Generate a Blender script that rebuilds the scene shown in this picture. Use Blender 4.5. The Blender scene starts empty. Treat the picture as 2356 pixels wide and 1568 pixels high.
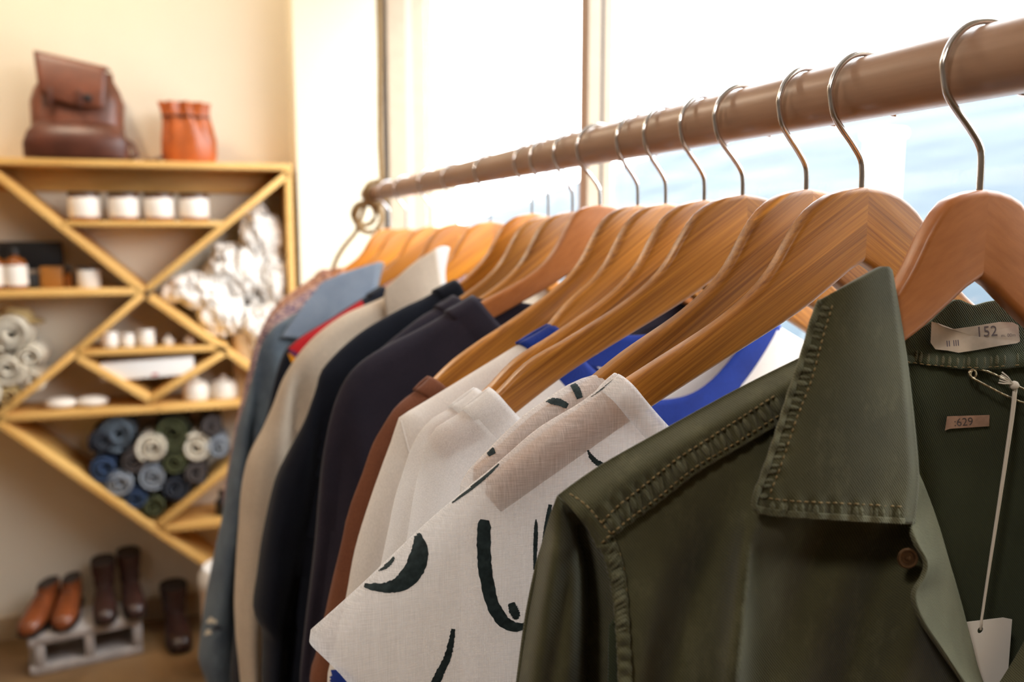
import bpy, bmesh, math, random
from mathutils import Vector, Matrix, noise
from mathutils.bvhtree import BVHTree
random.seed(7)
sc = bpy.context.scene
COL = sc.collection
# ------------------------------------------------------------------ camera
F, CX, CY = 2000.0, 1178.0, 784.0          # focal length and centre in the photograph's pixels
PITCH = math.atan(258 / F); YAW = math.atan(698 / math.hypot(F, 258))
H = 1.48                                    # eye height above the floor
FW = Vector((math.sin(YAW) * math.cos(PITCH), math.cos(YAW) * math.cos(PITCH), -math.sin(PITCH)))
RT = Vector((math.cos(YAW), -math.sin(YAW), 0.0)); UP = RT.cross(FW)
CAM = Vector((0, 0, H))
cam = bpy.data.cameras.new('camera'); camo = bpy.data.objects.new('camera', cam); COL.objects.link(camo)
camo.matrix_world = Matrix(((RT.x, UP.x, -FW.x, 0), (RT.y, UP.y, -FW.y, 0), (RT.z, UP.z, -FW.z, H), (0, 0, 0, 1)))
cam.sensor_width = 36; cam.lens = 36 * F / 2356; cam.clip_start = 0.02; cam.clip_end = 300
cam.dof.use_dof = True; cam.dof.focus_distance = 0.48; cam.dof.aperture_fstop = 6.3
sc.camera = camo
# ------------------------------------------------------------------ sky, lamps, exposure
vs = sc.view_settings
vs.view_transform = 'Standard'; vs.look = 'None'; vs.gamma = 1; vs.use_curve_mapping = False
vs.exposure = 0.0
w = bpy.data.worlds.new('sky'); sc.world = w; w.use_nodes = True
w.node_tree.nodes['Background'].inputs[0].default_value = (0.93, 0.97, 1.0, 1)
w.node_tree.nodes['Background'].inputs[1].default_value = 12.0
sc.cycles.max_bounces = 10; sc.cycles.diffuse_bounces = 5; sc.cycles.transparent_max_bounces = 24
sc.cycles.caustics_reflective = False; sc.cycles.caustics_refractive = False
sc.cycles.sample_clamp_indirect = 6.0
WARM = (1.0, 0.84, 0.65); SOFT = (1.0, 0.88, 0.74)
def bulb(x, y, z, watts, col=WARM, r=0.06):
    l = bpy.data.lights.new('ceiling_bulb', 'POINT'); l.energy = watts; l.color = col; l.shadow_soft_size = r
    o = bpy.data.objects.new('ceiling_bulb', l); o.location = (x, y, z); COL.objects.link(o)
for bx_, by_, bw, bc in ((-0.55, 2.68, 26, WARM), (-2.2, 2.5, 8, WARM), (-1.6, -1.2, 5, SOFT)):
    bulb(bx_, by_, 2.66, bw, bc)
def fill_spot(loc, aim, watts, size, col):  # added fill: unseen spot that brightens the hung garments
    l = bpy.data.lights.new('fill_spot', 'SPOT'); l.energy = watts; l.color = col; l.spot_size = math.radians(size); l.spot_blend = 0.7; l.shadow_soft_size = 0.12
    o = bpy.data.objects.new('fill_spot', l); o.location = loc; o.rotation_euler = (Vector(aim) - Vector(loc)).to_track_quat('-Z', 'Y').to_euler(); COL.objects.link(o)
fill_spot((-1.1, -0.7, 2.66), (0.15, 0.75, 1.25), 58, 58, (1.0, 0.90, 0.80))
fill_spot((-1.3, 0.9, 2.70), (0.1, 1.1, 1.2), 24, 60, (1.0, 0.86, 0.70))
def portal(loc, rot, sx, sy):
    l = bpy.data.lights.new('window_portal', 'AREA'); l.shape = 'RECTANGLE'; l.size = sx; l.size_y = sy
    l.cycles.is_portal = True
    o = bpy.data.objects.new('window_portal', l); o.location = loc; o.rotation_euler = rot; COL.objects.link(o)
portal((0.80, 1.6, 1.85), (0, math.radians(90), 0), 1.4, 3.2)

# ------------------------------------------------------------------ pixel helpers (a pixel is a direction; the distance comes from the thing)
def ray(px, py): return FW * F + RT * (px - CX) - UP * (py - CY)
def onY(px, py, Y): r = ray(px, py); return CAM + r * (Y / r.y)
def onX(px, py, X): r = ray(px, py); return CAM + r * (X / r.x)
def onZ(px, py, z): r = ray(px, py); return CAM + r * ((z - H) / r.z)
def proj(P):
    P = Vector(P) - CAM; d = P.dot(FW); return (CX + F * P.dot(RT) / d, CY - F * P.dot(UP) / d)

# ------------------------------------------------------------------ materials
MAT = {}
def nodes_of(name):
    m = bpy.data.materials.new(name); m.use_nodes = True; MAT[name] = m
    nt = m.node_tree; return m, nt, nt.nodes['Principled BSDF']
def N(nt, kind, **kw):
    n = nt.nodes.new(kind)
    for k, v in kw.items():
        if k in n.inputs.keys(): n.inputs[k].default_value = v
        else: setattr(n, k, v)
    return n
def ramp(nt, src, stops):
    r = nt.nodes.new('ShaderNodeValToRGB'); e = r.color_ramp.elements
    while len(e) < len(stops): e.new(0.5)
    for i, (p, c) in enumerate(stops): e[i].position = p; e[i].color = (*c, 1) if len(c) == 3 else c
    nt.links.new(src, r.inputs[0]); return r
def mapped(nt, scale=(1, 1, 1), rot=(0, 0, 0), loc=(0, 0, 0)):
    tc = nt.nodes.new('ShaderNodeTexCoord'); mp = nt.nodes.new('ShaderNodeMapping')
    mp.inputs['Scale'].default_value = scale; mp.inputs['Rotation'].default_value = rot; mp.inputs['Location'].default_value = loc
    nt.links.new(tc.outputs['Object'], mp.inputs[0]); return mp.outputs[0]
def bump(nt, bs, height, strength, dist=0.001):
    b = N(nt, 'ShaderNodeBump'); b.inputs['Strength'].default_value = strength; b.inputs['Distance'].default_value = dist
    nt.links.new(height, b.inputs['Height']); nt.links.new(b.outputs[0], bs.inputs['Normal']); return b
def plain(name, c, rough=0.6, metal=0.0, var=0.0, vscale=8.0, spec=0.5, bmp=0.0):
    m, nt, b = nodes_of(name); b.inputs['Roughness'].default_value = rough; b.inputs['Metallic'].default_value = metal
    b.inputs['Specular IOR Level'].default_value = spec
    if var or bmp:
        n = N(nt, 'ShaderNodeTexNoise', Scale=vscale, Detail=5.0); nt.links.new(mapped(nt), n.inputs['Vector'])
        r = ramp(nt, n.outputs[0], ((0.3, tuple(x * (1 - var) for x in c)), (0.7, tuple(min(1, x * (1 + var)) for x in c))))
        nt.links.new(r.outputs[0], b.inputs['Base Color'])
        if bmp: bump(nt, b, n.outputs[0], bmp, 0.002)
    else: b.inputs['Base Color'].default_value = (*c, 1)
    return m
def fabric(name, c, c2=None, rough=0.9, weave='knit', trans=0.0, sheer=0.0, pat=700.0, bmp=0.35, sheen=0.06, wear=0.0):
    """cloth: base colour pair mixed by soft noise, thread relief, optional light passing through"""
    c2 = c2 or tuple(x * 0.85 for x in c)
    m, nt, b = nodes_of(name); L = nt.links.new
    b.inputs['Roughness'].default_value = rough; b.inputs['Specular IOR Level'].default_value = 0.15
    b.inputs['Sheen Weight'].default_value = sheen; b.inputs['Sheen Roughness'].default_value = 0.5
    soft = N(nt, 'ShaderNodeTexNoise', Scale=22.0, Detail=6.0); L(mapped(nt), soft.inputs['Vector'])
    col = ramp(nt, soft.outputs[0], ((0.3, c2), (0.68, c)))
    if weave == 'linen':
        a = N(nt, 'ShaderNodeTexNoise', Scale=1.0, Detail=3.0); L(mapped(nt, (90, 90, 2300)), a.inputs['Vector'])
        d = N(nt, 'ShaderNodeTexNoise', Scale=1.0, Detail=3.0); L(mapped(nt, (2300, 400, 70)), d.inputs['Vector'])
        mx = N(nt, 'ShaderNodeMath', operation='ADD'); L(a.outputs[0], mx.inputs[0]); L(d.outputs[0], mx.inputs[1])
        hgt = N(nt, 'ShaderNodeMath', operation='MULTIPLY'); hgt.inputs[1].default_value = 0.5; L(mx.outputs[0], hgt.inputs[0])
    elif weave == 'twill':
        a = N(nt, 'ShaderNodeTexWave', Scale=pat, Distortion=1.2, Detail=1.0); a.inputs['Detail Scale'].default_value = 2.0
        L(mapped(nt, (1, 1, 1), (0, math.radians(38), 0)), a.inputs['Vector']); hgt = a
    else:
        a = N(nt, 'ShaderNodeTexNoise', Scale=pat, Detail=2.0); L(mapped(nt, (1.6, 1, 0.7)), a.inputs['Vector']); hgt = a
    tone = ramp(nt, hgt.outputs[0], ((0.25, (0.72, 0.72, 0.72)), (0.75, (1.12, 1.12, 1.12))))
    mul = N(nt, 'ShaderNodeMixRGB', blend_type='MULTIPLY'); mul.inputs[0].default_value = 0.30 if (weave == 'linen' or sheer) else 0.6
    L(col.outputs[0], mul.inputs[1]); L(tone.outputs[0], mul.inputs[2])
    out = mul.outputs[0]
    if wear:
        wn = N(nt, 'ShaderNodeTexNoise', Scale=55.0, Detail=8.0, Roughness=0.7); L(mapped(nt, (1, 1, 0.6)), wn.inputs['Vector'])
        wr = ramp(nt, wn.outputs[0], ((0.52, (0, 0, 0)), (0.72, (wear, wear, wear))))
        mw = N(nt, 'ShaderNodeMixRGB'); L(wr.outputs[0], mw.inputs[0]); L(out, mw.inputs[1])
        mw.inputs[2].default_value = (*tuple(min(1, x * 2.1 + 0.03) for x in c), 1); out = mw.outputs[0]
    L(out, b.inputs['Base Color']); bump(nt, b, hgt.outputs[0], bmp, 0.0006)
    mo = nt.nodes['Material Output']; sh = b.outputs[0]
    if trans:
        t = N(nt, 'ShaderNodeBsdfTranslucent'); L(out, t.inputs[0])
        mx = N(nt, 'ShaderNodeMixShader'); mx.inputs[0].default_value = trans; L(sh, mx.inputs[1]); L(t.outputs[0], mx.inputs[2]); sh = mx.outputs[0]
    if sheer:
        t = N(nt, 'ShaderNodeBsdfTransparent')
        sr = ramp(nt, hgt.outputs[0], ((0.35, (sheer * 1.4,) * 3), (0.65, (sheer * 0.6,) * 3)))
        mx = N(nt, 'ShaderNodeMixShader'); L(sr.outputs[0], mx.inputs[0]); L(sh, mx.inputs[1]); L(t.outputs[0], mx.inputs[2]); sh = mx.outputs[0]
    L(sh, mo.inputs[0]); return m
def wood(name, c_hi, c_lo, rot=(0, 0, 0), grain=(12, 90, 90), rough=0.42, strips=None, coat=0.0, bmp=0.12, knots=False):
    m, nt, b = nodes_of(name); L = nt.links.new; b.inputs['Roughness'].default_value = rough
    b.inputs['Specular IOR Level'].default_value = 0.35; b.inputs['Coat Weight'].default_value = coat; b.inputs['Coat Roughness'].default_value = 0.25
    oi = N(nt, 'ShaderNodeObjectInfo')
    v0 = mapped(nt, (1, 1, 1), rot)
    off = N(nt, 'ShaderNodeVectorMath', operation='SCALE'); off.inputs['Scale'].default_value = 3.0
    cmb = N(nt, 'ShaderNodeCombineXYZ'); L(oi.outputs['Random'], cmb.inputs[0]); L(oi.outputs['Random'], cmb.inputs[2]); L(cmb.outputs[0], off.inputs[0])
    add = N(nt, 'ShaderNodeVectorMath', operation='ADD'); L(v0, add.inputs[0]); L(off.outputs[0], add.inputs[1])
    sc_ = N(nt, 'ShaderNodeVectorMath', operation='MULTIPLY'); sc_.inputs[1].default_value = grain; L(add.outputs[0], sc_.inputs[0])
    n = N(nt, 'ShaderNodeTexNoise', Scale=1.0, Detail=6.0, Roughness=0.6); L(sc_.outputs[0], n.inputs['Vector'])
    r = ramp(nt, n.outputs[0], ((0.28, c_lo), (0.5, tuple((a + d) / 2 for a, d in zip(c_hi, c_lo))), (0.72, c_hi)))
    out = r.outputs[0]
    if strips:
        sp = N(nt, 'ShaderNodeSeparateXYZ'); L(add.outputs[0], sp.inputs[0])
        mm = N(nt, 'ShaderNodeMath', operation='MULTIPLY'); mm.inputs[1].default_value = strips; L(sp.outputs[2], mm.inputs[0])
        fl = N(nt, 'ShaderNodeMath', operation='FLOOR'); L(mm.outputs[0], fl.inputs[0])
        wn = N(nt, 'ShaderNodeTexWhiteNoise', noise_dimensions='1D'); L(fl.outputs[0], wn.inputs['W'])
        sr = ramp(nt, wn.outputs['Value'], ((0.0, (0.72, 0.68, 0.62)), (1.0, (1.22, 1.2, 1.15))))
        ml = N(nt, 'ShaderNodeMixRGB', blend_type='MULTIPLY'); ml.inputs[0].default_value = 1.0; L(out, ml.inputs[1]); L(sr.outputs[0], ml.inputs[2]); out = ml.outputs[0]
    if knots:
        vo = N(nt, 'ShaderNodeTexNoise', Scale=9.0, Detail=2.0); L(add.outputs[0], vo.inputs['Vector'])
        kr = ramp(nt, vo.outputs[0], ((0.68, (0, 0, 0)), (0.76, (0.55, 0.55, 0.55))))
        mk = N(nt, 'ShaderNodeMixRGB'); L(kr.outputs[0], mk.inputs[0]); L(out, mk.inputs[1]); mk.inputs[2].default_value = (*tuple(x * 0.45 for x in c_lo), 1); out = mk.outputs[0]
    L(out, b.inputs['Base Color']); bump(nt, b, n.outputs[0], bmp, 0.0006); return m

plain('wall_paint', (0.82, 0.745, 0.615), 0.85, var=0.03, vscale=3, spec=0.2)
plain('ceiling_paint', (0.85, 0.80, 0.70), 0.9)
plain('bounce_wall', (0.40, 0.34, 0.28), 0.6, var=0.2, vscale=4)  # invented finish on unseen walls, toned to control bounced light
plain('white_paint', (0.84, 0.76, 0.58), 0.8, var=0.02, vscale=4, spec=0.2)
plain('floor_stain', (0.20, 0.115, 0.05), 0.35, var=0.35, vscale=3.0, bmp=0.05)
plain('baseboard_paint', (0.48, 0.36, 0.23), 0.6)
plain('frame_paint', (0.46, 0.35, 0.24), 0.5, var=0.05, vscale=20)
plain('frame_tan', (0.50, 0.33, 0.24), 0.5)
plain('frame_pink', (0.72, 0.46, 0.38), 0.5)
plain('seal_grey', (0.12, 0.10, 0.085), 0.6, var=0.2, vscale=40)
plain('seal_dark', (0.02, 0.02, 0.03), 0.5)
m, nt, b = nodes_of('window_glass')
gt = N(nt, 'ShaderNodeBsdfTransparent'); gg = N(nt, 'ShaderNodeBsdfGlossy', Roughness=0.02)
gm = N(nt, 'ShaderNodeMixShader'); gm.inputs[0].default_value = 0.05
nt.links.new(gt.outputs[0], gm.inputs[1]); nt.links.new(gg.outputs[0], gm.inputs[2])
nt.links.new(gm.outputs[0], nt.nodes['Material Output'].inputs[0])
wood('pine', (0.80, 0.50, 0.17), (0.62, 0.33, 0.085), grain=(6, 40, 40), rough=0.5, knots=True)
wood('rod_wood', (0.42, 0.255, 0.168), (0.33, 0.190, 0.120), rot=(0, 0, 0), grain=(160, 7, 160), rough=0.38)
AR = (0, math.radians(33), 0)
wood('bamboo', (0.52, 0.215, 0.030), (0.20, 0.064, 0.006), rot=AR, grain=(9, 240, 620), rough=0.40, strips=62, coat=0.1)
wood('bamboo_gold', (0.62, 0.235, 0.016), (0.40, 0.118, 0.007), rot=AR, grain=(11, 200, 300), rough=0.40, strips=62, coat=0.1)
wood('beech', (0.45, 0.160, 0.044), (0.36, 0.120, 0.030), rot=AR, grain=(60, 300, 300), rough=0.40, coat=0.1)
plain('chrome', (0.74, 0.73, 0.75), 0.2, metal=1.0)
plain('brass', (0.12, 0.065, 0.03), 0.42, metal=0.7, var=0.2, vscale=300)
plain('steel_pin', (0.55, 0.48, 0.34), 0.28, metal=1.0)
wood('hemp', (0.42, 0.27, 0.12), (0.22, 0.13, 0.05), grain=(300, 300, 300), rough=0.9, bmp=0.5)
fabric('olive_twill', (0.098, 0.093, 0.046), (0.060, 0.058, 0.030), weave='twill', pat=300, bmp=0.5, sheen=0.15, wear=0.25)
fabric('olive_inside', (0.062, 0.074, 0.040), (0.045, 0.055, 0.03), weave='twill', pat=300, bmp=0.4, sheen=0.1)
fabric('olive_edge', (0.155, 0.150, 0.090), (0.095, 0.095, 0.055), weave='twill', pat=300, bmp=0.5, sheen=0.08)
plain('ochre_thread', (0.24, 0.165, 0.065), 0.8, var=0.3, vscale=500)
plain('white_thread', (0.72, 0.66, 0.58), 0.85)
fabric('linen_white', (0.95, 0.93, 0.92), (0.90, 0.87, 0.86), weave='linen', trans=0.4, sheer=0.40, bmp=0.3)
plain('brush_ink', (0.022, 0.034, 0.036), 0.75, var=0.45, vscale=300, spec=0.2)
fabric('knit_white', (0.95, 0.93, 0.91), (0.91, 0.88, 0.86), trans=0.4, sheer=0.20, pat=1800)
fabric('knit_cream', (0.93, 0.88, 0.83), (0.87, 0.81, 0.75), trans=0.3, sheer=0.04, pat=900)
fabric('rib_blue', (0.010, 0.034, 0.24), (0.007, 0.022, 0.17), pat=500, sheen=0.08)
fabric('rust_brown', (0.20, 0.075, 0.038), (0.15, 0.052, 0.027), pat=700)
fabric('navy_fleece', (0.030, 0.024, 0.036), (0.020, 0.017, 0.027), pat=700, sheen=0.08)
fabric('black_fleece', (0.010, 0.012, 0.020), (0.007, 0.008, 0.014), pat=700, sheen=0.08)
fabric('cream_twill', (0.68, 0.56, 0.43), (0.60, 0.48, 0.36), pat=500, trans=0.1)
fabric('denim_blue', (0.135, 0.170, 0.205), (0.085, 0.110, 0.145), weave='twill', pat=220, sheen=0.08, wear=0.3)
fabric('denim_light', (0.28, 0.325, 0.39), (0.20, 0.24, 0.31), weave='twill', pat=220, sheen=0.08)
fabric('denim_dark', (0.05, 0.055, 0.07), (0.03, 0.035, 0.05), weave='twill', pat=220)
fabric('denim_mid', (0.055, 0.095, 0.19), (0.032, 0.055, 0.12), weave='twill', pat=220)
fabric('denim_pale', (0.36, 0.39, 0.43), (0.22, 0.25, 0.30), weave='twill', pat=220)
fabric('grey_cloth', (0.12, 0.10, 0.095), (0.07, 0.06, 0.06), pat=200)
fabric('olive_cloth', (0.095, 0.10, 0.045), (0.05, 0.055, 0.025), pat=200)
fabric('ivory_cloth', (0.78, 0.72, 0.60), (0.66, 0.58, 0.45), pat=200)
fabric('stripe_red', (0.48, 0.015, 0.018), (0.36, 0.01, 0.015), pat=500)
fabric('stripe_yellow', (0.75, 0.30, 0.01), (0.6, 0.22, 0.01), pat=500)
fabric('stripe_purple', (0.13, 0.03, 0.09), (0.1, 0.02, 0.07), pat=500)
plain('twine_tan', (0.45, 0.27, 0.11), 0.9)
plain('paper_white', (0.86, 0.83, 0.80), 0.7)
plain('paper_label', (0.55, 0.47, 0.38), 0.8, var=0.28, vscale=60)
plain('pink_label', (0.50, 0.32, 0.24), 0.8, var=0.3, vscale=120)
plain('ink_violet', (0.06, 0.05, 0.10), 0.8)
plain('ink_grey', (0.12, 0.095, 0.10), 0.8)
plain('ink_black', (0.015, 0.014, 0.014), 0.7)
plain('leather_brown', (0.14, 0.040, 0.018), 0.38, var=0.3, vscale=14, bmp=0.25)
plain('leather_dark', (0.085, 0.024, 0.012), 0.4, var=0.3, vscale=14)
plain('leather_orange', (0.42, 0.095, 0.018), 0.36, var=0.25, vscale=16, bmp=0.2)
plain('boot_leather', (0.034, 0.014, 0.011), 0.3, var=0.4, vscale=18)
plain('shoe_leather', (0.19, 0.050, 0.015), 0.28, var=0.35, vscale=14)
plain('sole_dark', (0.018, 0.012, 0.010), 0.6)
plain('concrete', (0.42, 0.38, 0.36), 0.9, var=0.15, vscale=30, bmp=0.4)
plain('matte_black', (0.012, 0.012, 0.013), 0.5)
plain('amber_glass', (0.22, 0.065, 0.010), 0.12)
plain('label_white', (0.86, 0.80, 0.73), 0.6)
plain('wax_cream', (0.78, 0.62, 0.46), 0.5)
plain('tin', (0.48, 0.46, 0.46), 0.35, metal=0.6)
plain('ceramic', (0.82, 0.75, 0.66), 0.35)
plain('card_amber', (0.34, 0.13, 0.018), 0.5)
plain('canister_cream', (0.72, 0.58, 0.46), 0.5)
plain('canister_white', (0.88, 0.86, 0.84), 0.4)
plain('hat_straw', (0.50, 0.36, 0.16), 0.8, var=0.2, vscale=60)
plain('kraft', (0.50, 0.33, 0.17), 0.75, var=0.1, vscale=20)
plain('asphalt', (0.30, 0.31, 0.33), 0.9, var=0.1, vscale=1)
plain('post_white', (0.9, 0.9, 0.9), 0.6)
# hillside beyond the window
m, nt, b = nodes_of('hill_scrub'); b.inputs['Roughness'].default_value = 1.0
n = N(nt, 'ShaderNodeTexNoise', Scale=0.5, Detail=8.0, Roughness=0.65); nt.links.new(mapped(nt, (1.0, 0.35, 1.6)), n.inputs['Vector'])
r = ramp(nt, n.outputs[0], ((0.32, (0.016, 0.030, 0.042)), (0.5, (0.032, 0.048, 0.060)), (0.7, (0.060, 0.074, 0.082)))); nt.links.new(r.outputs[0], b.inputs['Base Color'])
# printed towels, patterned blouse, print
m, nt, b = nodes_of('printed_towel'); b.inputs['Roughness'].default_value = 0.9
n = N(nt, 'ShaderNodeTexNoise', Scale=9.0, Detail=2.0, Distortion=1.5); nt.links.new(mapped(nt), n.inputs['Vector'])
r = ramp(nt, n.outputs[0], ((0.482, (0.92, 0.87, 0.81)), (0.496, (0.06, 0.055, 0.06)), (0.504, (0.06, 0.055, 0.06)), (0.517, (0.92, 0.87, 0.81)))); nt.links.new(r.outputs[0], b.inputs['Base Color'])
for nm, ca, cb, cc in (('pattern_rose', (0.50, 0.32, 0.27), (0.20, 0.11, 0.13), (0.05, 0.05, 0.14)), ('pattern_terracotta', (0.52, 0.28, 0.17), (0.36, 0.15, 0.08), (0.14, 0.07, 0.10))):
    m, nt, b = nodes_of(nm); b.inputs['Roughness'].default_value = 0.9
    n = N(nt, 'ShaderNodeTexVoronoi', Scale=120.0); nt.links.new(mapped(nt, (1, 1, 1.6)), n.inputs['Vector'])
    r = ramp(nt, n.outputs['Distance'], ((0.15, cc), (0.4, cb), (0.65, ca))); nt.links.new(r.outputs[0], b.inputs['Base Color'])

# ------------------------------------------------------------------ object helpers
def tag(o, label=None, cat=None, group=None, kind=None):
    if label: o['label'] = label
    if cat: o['category'] = cat
    if group: o['group'] = group
    if kind: o['kind'] = kind
    return o
def thing(name, label, cat, loc=(0, 0, 0), rotz=0.0, group=None):
    o = bpy.data.objects.new(name, None); o.empty_display_size = 0.05; COL.objects.link(o)
    o.location = loc; o.rotation_euler = (0, 0, rotz); return tag(o, label, cat, group)
def mobj(name, verts, faces, mat, parent=None, smooth=True, world=True, sharp=None):
    """one mesh object; verts are world coordinates (world=True) or local to the parent"""
    if parent is not None and world:
        inv = frame_of(parent).inverted(); verts = [inv @ Vector(v) for v in verts]
    me = bpy.data.meshes.new(name); me.from_pydata([tuple(v) for v in verts], [], faces)
    mats = mat if isinstance(mat, (list, tuple)) else [mat]
    for mm in mats: me.materials.append(MAT[mm])
    if smooth:
        me.polygons.foreach_set('use_smooth', [True] * len(me.polygons))
        if sharp: me.set_sharp_from_angle(angle=math.radians(sharp))
    me.update()
    o = bpy.data.objects.new(name, me); COL.objects.link(o)
    if parent is not None: o.parent = parent
    return o
def frame_of(o):
    mtx = Matrix.Translation(o.location) @ o.rotation_euler.to_matrix().to_4x4()
    return (frame_of(o.parent) @ mtx) if o.parent else mtx
def box_vf(x0, x1, y0, y1, z0, z1):
    v = [(x, y, z) for x in (x0, x1) for y in (y0, y1) for z in (z0, z1)]
    return v, [(0, 1, 3, 2), (4, 6, 7, 5), (0, 4, 5, 1), (2, 3, 7, 6), (0, 2, 6, 4), (1, 5, 7, 3)]
def box(name, b, mat, parent=None, bev=0.0, world=True, mtx=None):
    v, f = box_vf(*b)
    if bev:
        bm = bmesh.new(); vs_ = [bm.verts.new(p) for p in v]
        for q in f: bm.faces.new([vs_[i] for i in q])
        bmesh.ops.recalc_face_normals(bm, faces=bm.faces)
        bmesh.ops.bevel(bm, geom=bm.edges[:], offset=bev, segments=2, profile=0.5, affect='EDGES')
        v = [p.co.copy() for p in bm.verts]; bm.verts.index_update(); f = [[q.index for q in ff.verts] for ff in bm.faces]; bm.free()
    if mtx is not None: v = [mtx @ Vector(p) for p in v]
    return mobj(name, v, f, mat, parent, smooth=bool(bev), world=world, sharp=40 if bev else None)
def struct(o): o['kind'] = 'structure'; return o
def lathe_vf(profile, c=(0, 0, 0), seg=28, ax=1.0, ay=1.0):
    v, f = [], []
    for r, z in profile:
        for k in range(seg):
            a = 2 * math.pi * k / seg; v.append((c[0] + r * math.cos(a) * ax, c[1] + r * math.sin(a) * ay, c[2] + z))
    for i in range(len(profile) - 1):
        for k in range(seg):
            a, b_ = i * seg + k, i * seg + (k + 1) % seg; f.append((a, b_, b_ + seg, a + seg))
    f.append(tuple(range(seg))[::-1]); f.append(tuple((len(profile) - 1) * seg + k for k in range(seg))); return v, f
def lathe(name, profile, mat, parent=None, c=(0, 0, 0), seg=28, world=False, sharp=35, ax=1.0, ay=1.0):
    v, f = lathe_vf(profile, c, seg, ax, ay); return mobj(name, v, f, mat, parent, world=world, sharp=sharp)
def catmull(pts, n):
    """n points evenly spaced along a smooth curve through pts (any dimension)"""
    P = [Vector(p) for p in pts]; P = [P[0] * 2 - P[1]] + P + [P[-1] * 2 - P[-2]]; out = []
    for i in range(1, len(P) - 2):
        p0, p1, p2, p3 = P[i - 1:i + 3]
        for k in range(14):
            t = k / 14; out.append(0.5 * ((2 * p1) + (p2 - p0) * t + (2 * p0 - 5 * p1 + 4 * p2 - p3) * t * t + (3 * p1 - p0 - 3 * p2 + p3) * t ** 3))
    out.append(P[-2]); return resample(out, n)
def resample(pts, n):
    d = [0.0]
    for a, b_ in zip(pts, pts[1:]): d.append(d[-1] + (b_ - a).length)
    out, j = [], 0
    for i in range(n):
        t = d[-1] * i / (n - 1)
        while j < len(d) - 2 and d[j + 1] < t: j += 1
        s = (t - d[j]) / max(1e-9, d[j + 1] - d[j]); out.append(pts[j].lerp(pts[j + 1], min(1, max(0, s))))
    return out
def tube_vf(path, rad, seg=8, cap=True):
    path = [Vector(p) for p in path]; v, f = [], []; n = len(path); ref = Vector((0.31, 0.17, 0.93)).normalized(); prev = None
    for i, p in enumerate(path):
        t = (path[min(i + 1, n - 1)] - path[max(i - 1, 0)]).normalized()
        if prev is None: a = t.cross(ref).normalized()
        else: a = (prev - t * prev.dot(t)).normalized()
        prev = a; b_ = t.cross(a); r = rad[i] if isinstance(rad, (list, tuple)) else rad
        for k in range(seg):
            q = 2 * math.pi * k / seg; v.append(p + a * (r * math.cos(q)) + b_ * (r * math.sin(q)))
    for i in range(n - 1):
        for k in range(seg):
            a, b_ = i * seg + k, i * seg + (k + 1) % seg; f.append((a, b_, b_ + seg, a + seg))
    if cap: f.append(tuple(range(seg))[::-1]); f.append(tuple((n - 1) * seg + k for k in range(seg)))
    return v, f
def tube(name, path, rad, mat, parent=None, seg=8, world=True):
    v, f = tube_vf(path, rad, seg); return mobj(name, v, f, mat, parent, world=world)
def join_vf(parts):
    V, Fc = [], []
    for v, f in parts:
        o = len(V); V += list(v); Fc += [tuple(i + o for i in q) for q in f]
    return V, Fc
def grid_f(R, C, flip=False):
    f = [(i * C + j, i * C + j + 1, (i + 1) * C + j + 1, (i + 1) * C + j) for i in range(R - 1) for j in range(C - 1)]
    return [q[::-1] for q in f] if flip else f
def solid(o, t, off=0.0):
    md = o.modifiers.new('thickness', 'SOLIDIFY'); md.thickness = t; md.offset = off; return o
def sm(a, b_, x): t = max(0.0, min(1.0, (x - a) / (b_ - a))); return t * t * (3 - 2 * t)
def copy_tree(o, parent=None):
    c = o.copy(); COL.objects.link(c); c.parent = parent
    for ch in list(o.children): copy_tree(ch, c)
    return c

# ================================================================== THE ROOM
YB, YP = 3.437, 3.2                       # back wall; front of the pier and of the shelf
XL, YF, ZC = -3.6, -2.6, 2.85
SILL = 1.15                               # window sill height
WX = 0.72                                 # room side of the window wall
struct(box('floor', (XL, 0.90, YF, YB + 0.15, -0.05, 0.0), 'floor_stain'))
struct(box('ceiling', (XL, 0.90, YF, YB + 0.15, ZC, ZC + 0.1), 'ceiling_paint'))
struct(box('wall_back', (XL, 0.90, YB, YB + 0.15, 0, ZC), 'wall_paint'))
struct(box('wall_left', (XL - 0.1, XL, YF, YB, 0, ZC), 'bounce_wall'))
struct(box('wall_front', (XL, 0.90, YF - 0.1, YF, 0, ZC), 'bounce_wall'))
struct(box('wall_pier', (0.305, 0.595, YP, YB, 0, ZC), 'white_paint'))
struct(box('wall_right', (WX, 0.90, YF, YP, 0, SILL), 'white_paint'))
struct(box('wall_right', (WX, 0.90, YF, YP, 2.55, ZC), 'white_paint'))
struct(box('wall_right', (WX, 0.90, YF, 0.0, SILL, 2.55), 'white_paint'))
struct(box('wall_right', (0.595, 0.90, YP + 0.04, YB, 0, ZC), 'white_paint'))
struct(box('baseboard_back', (XL, 0.305, YB - 0.014, YB, 0, 0.085), 'baseboard_paint'))
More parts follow.
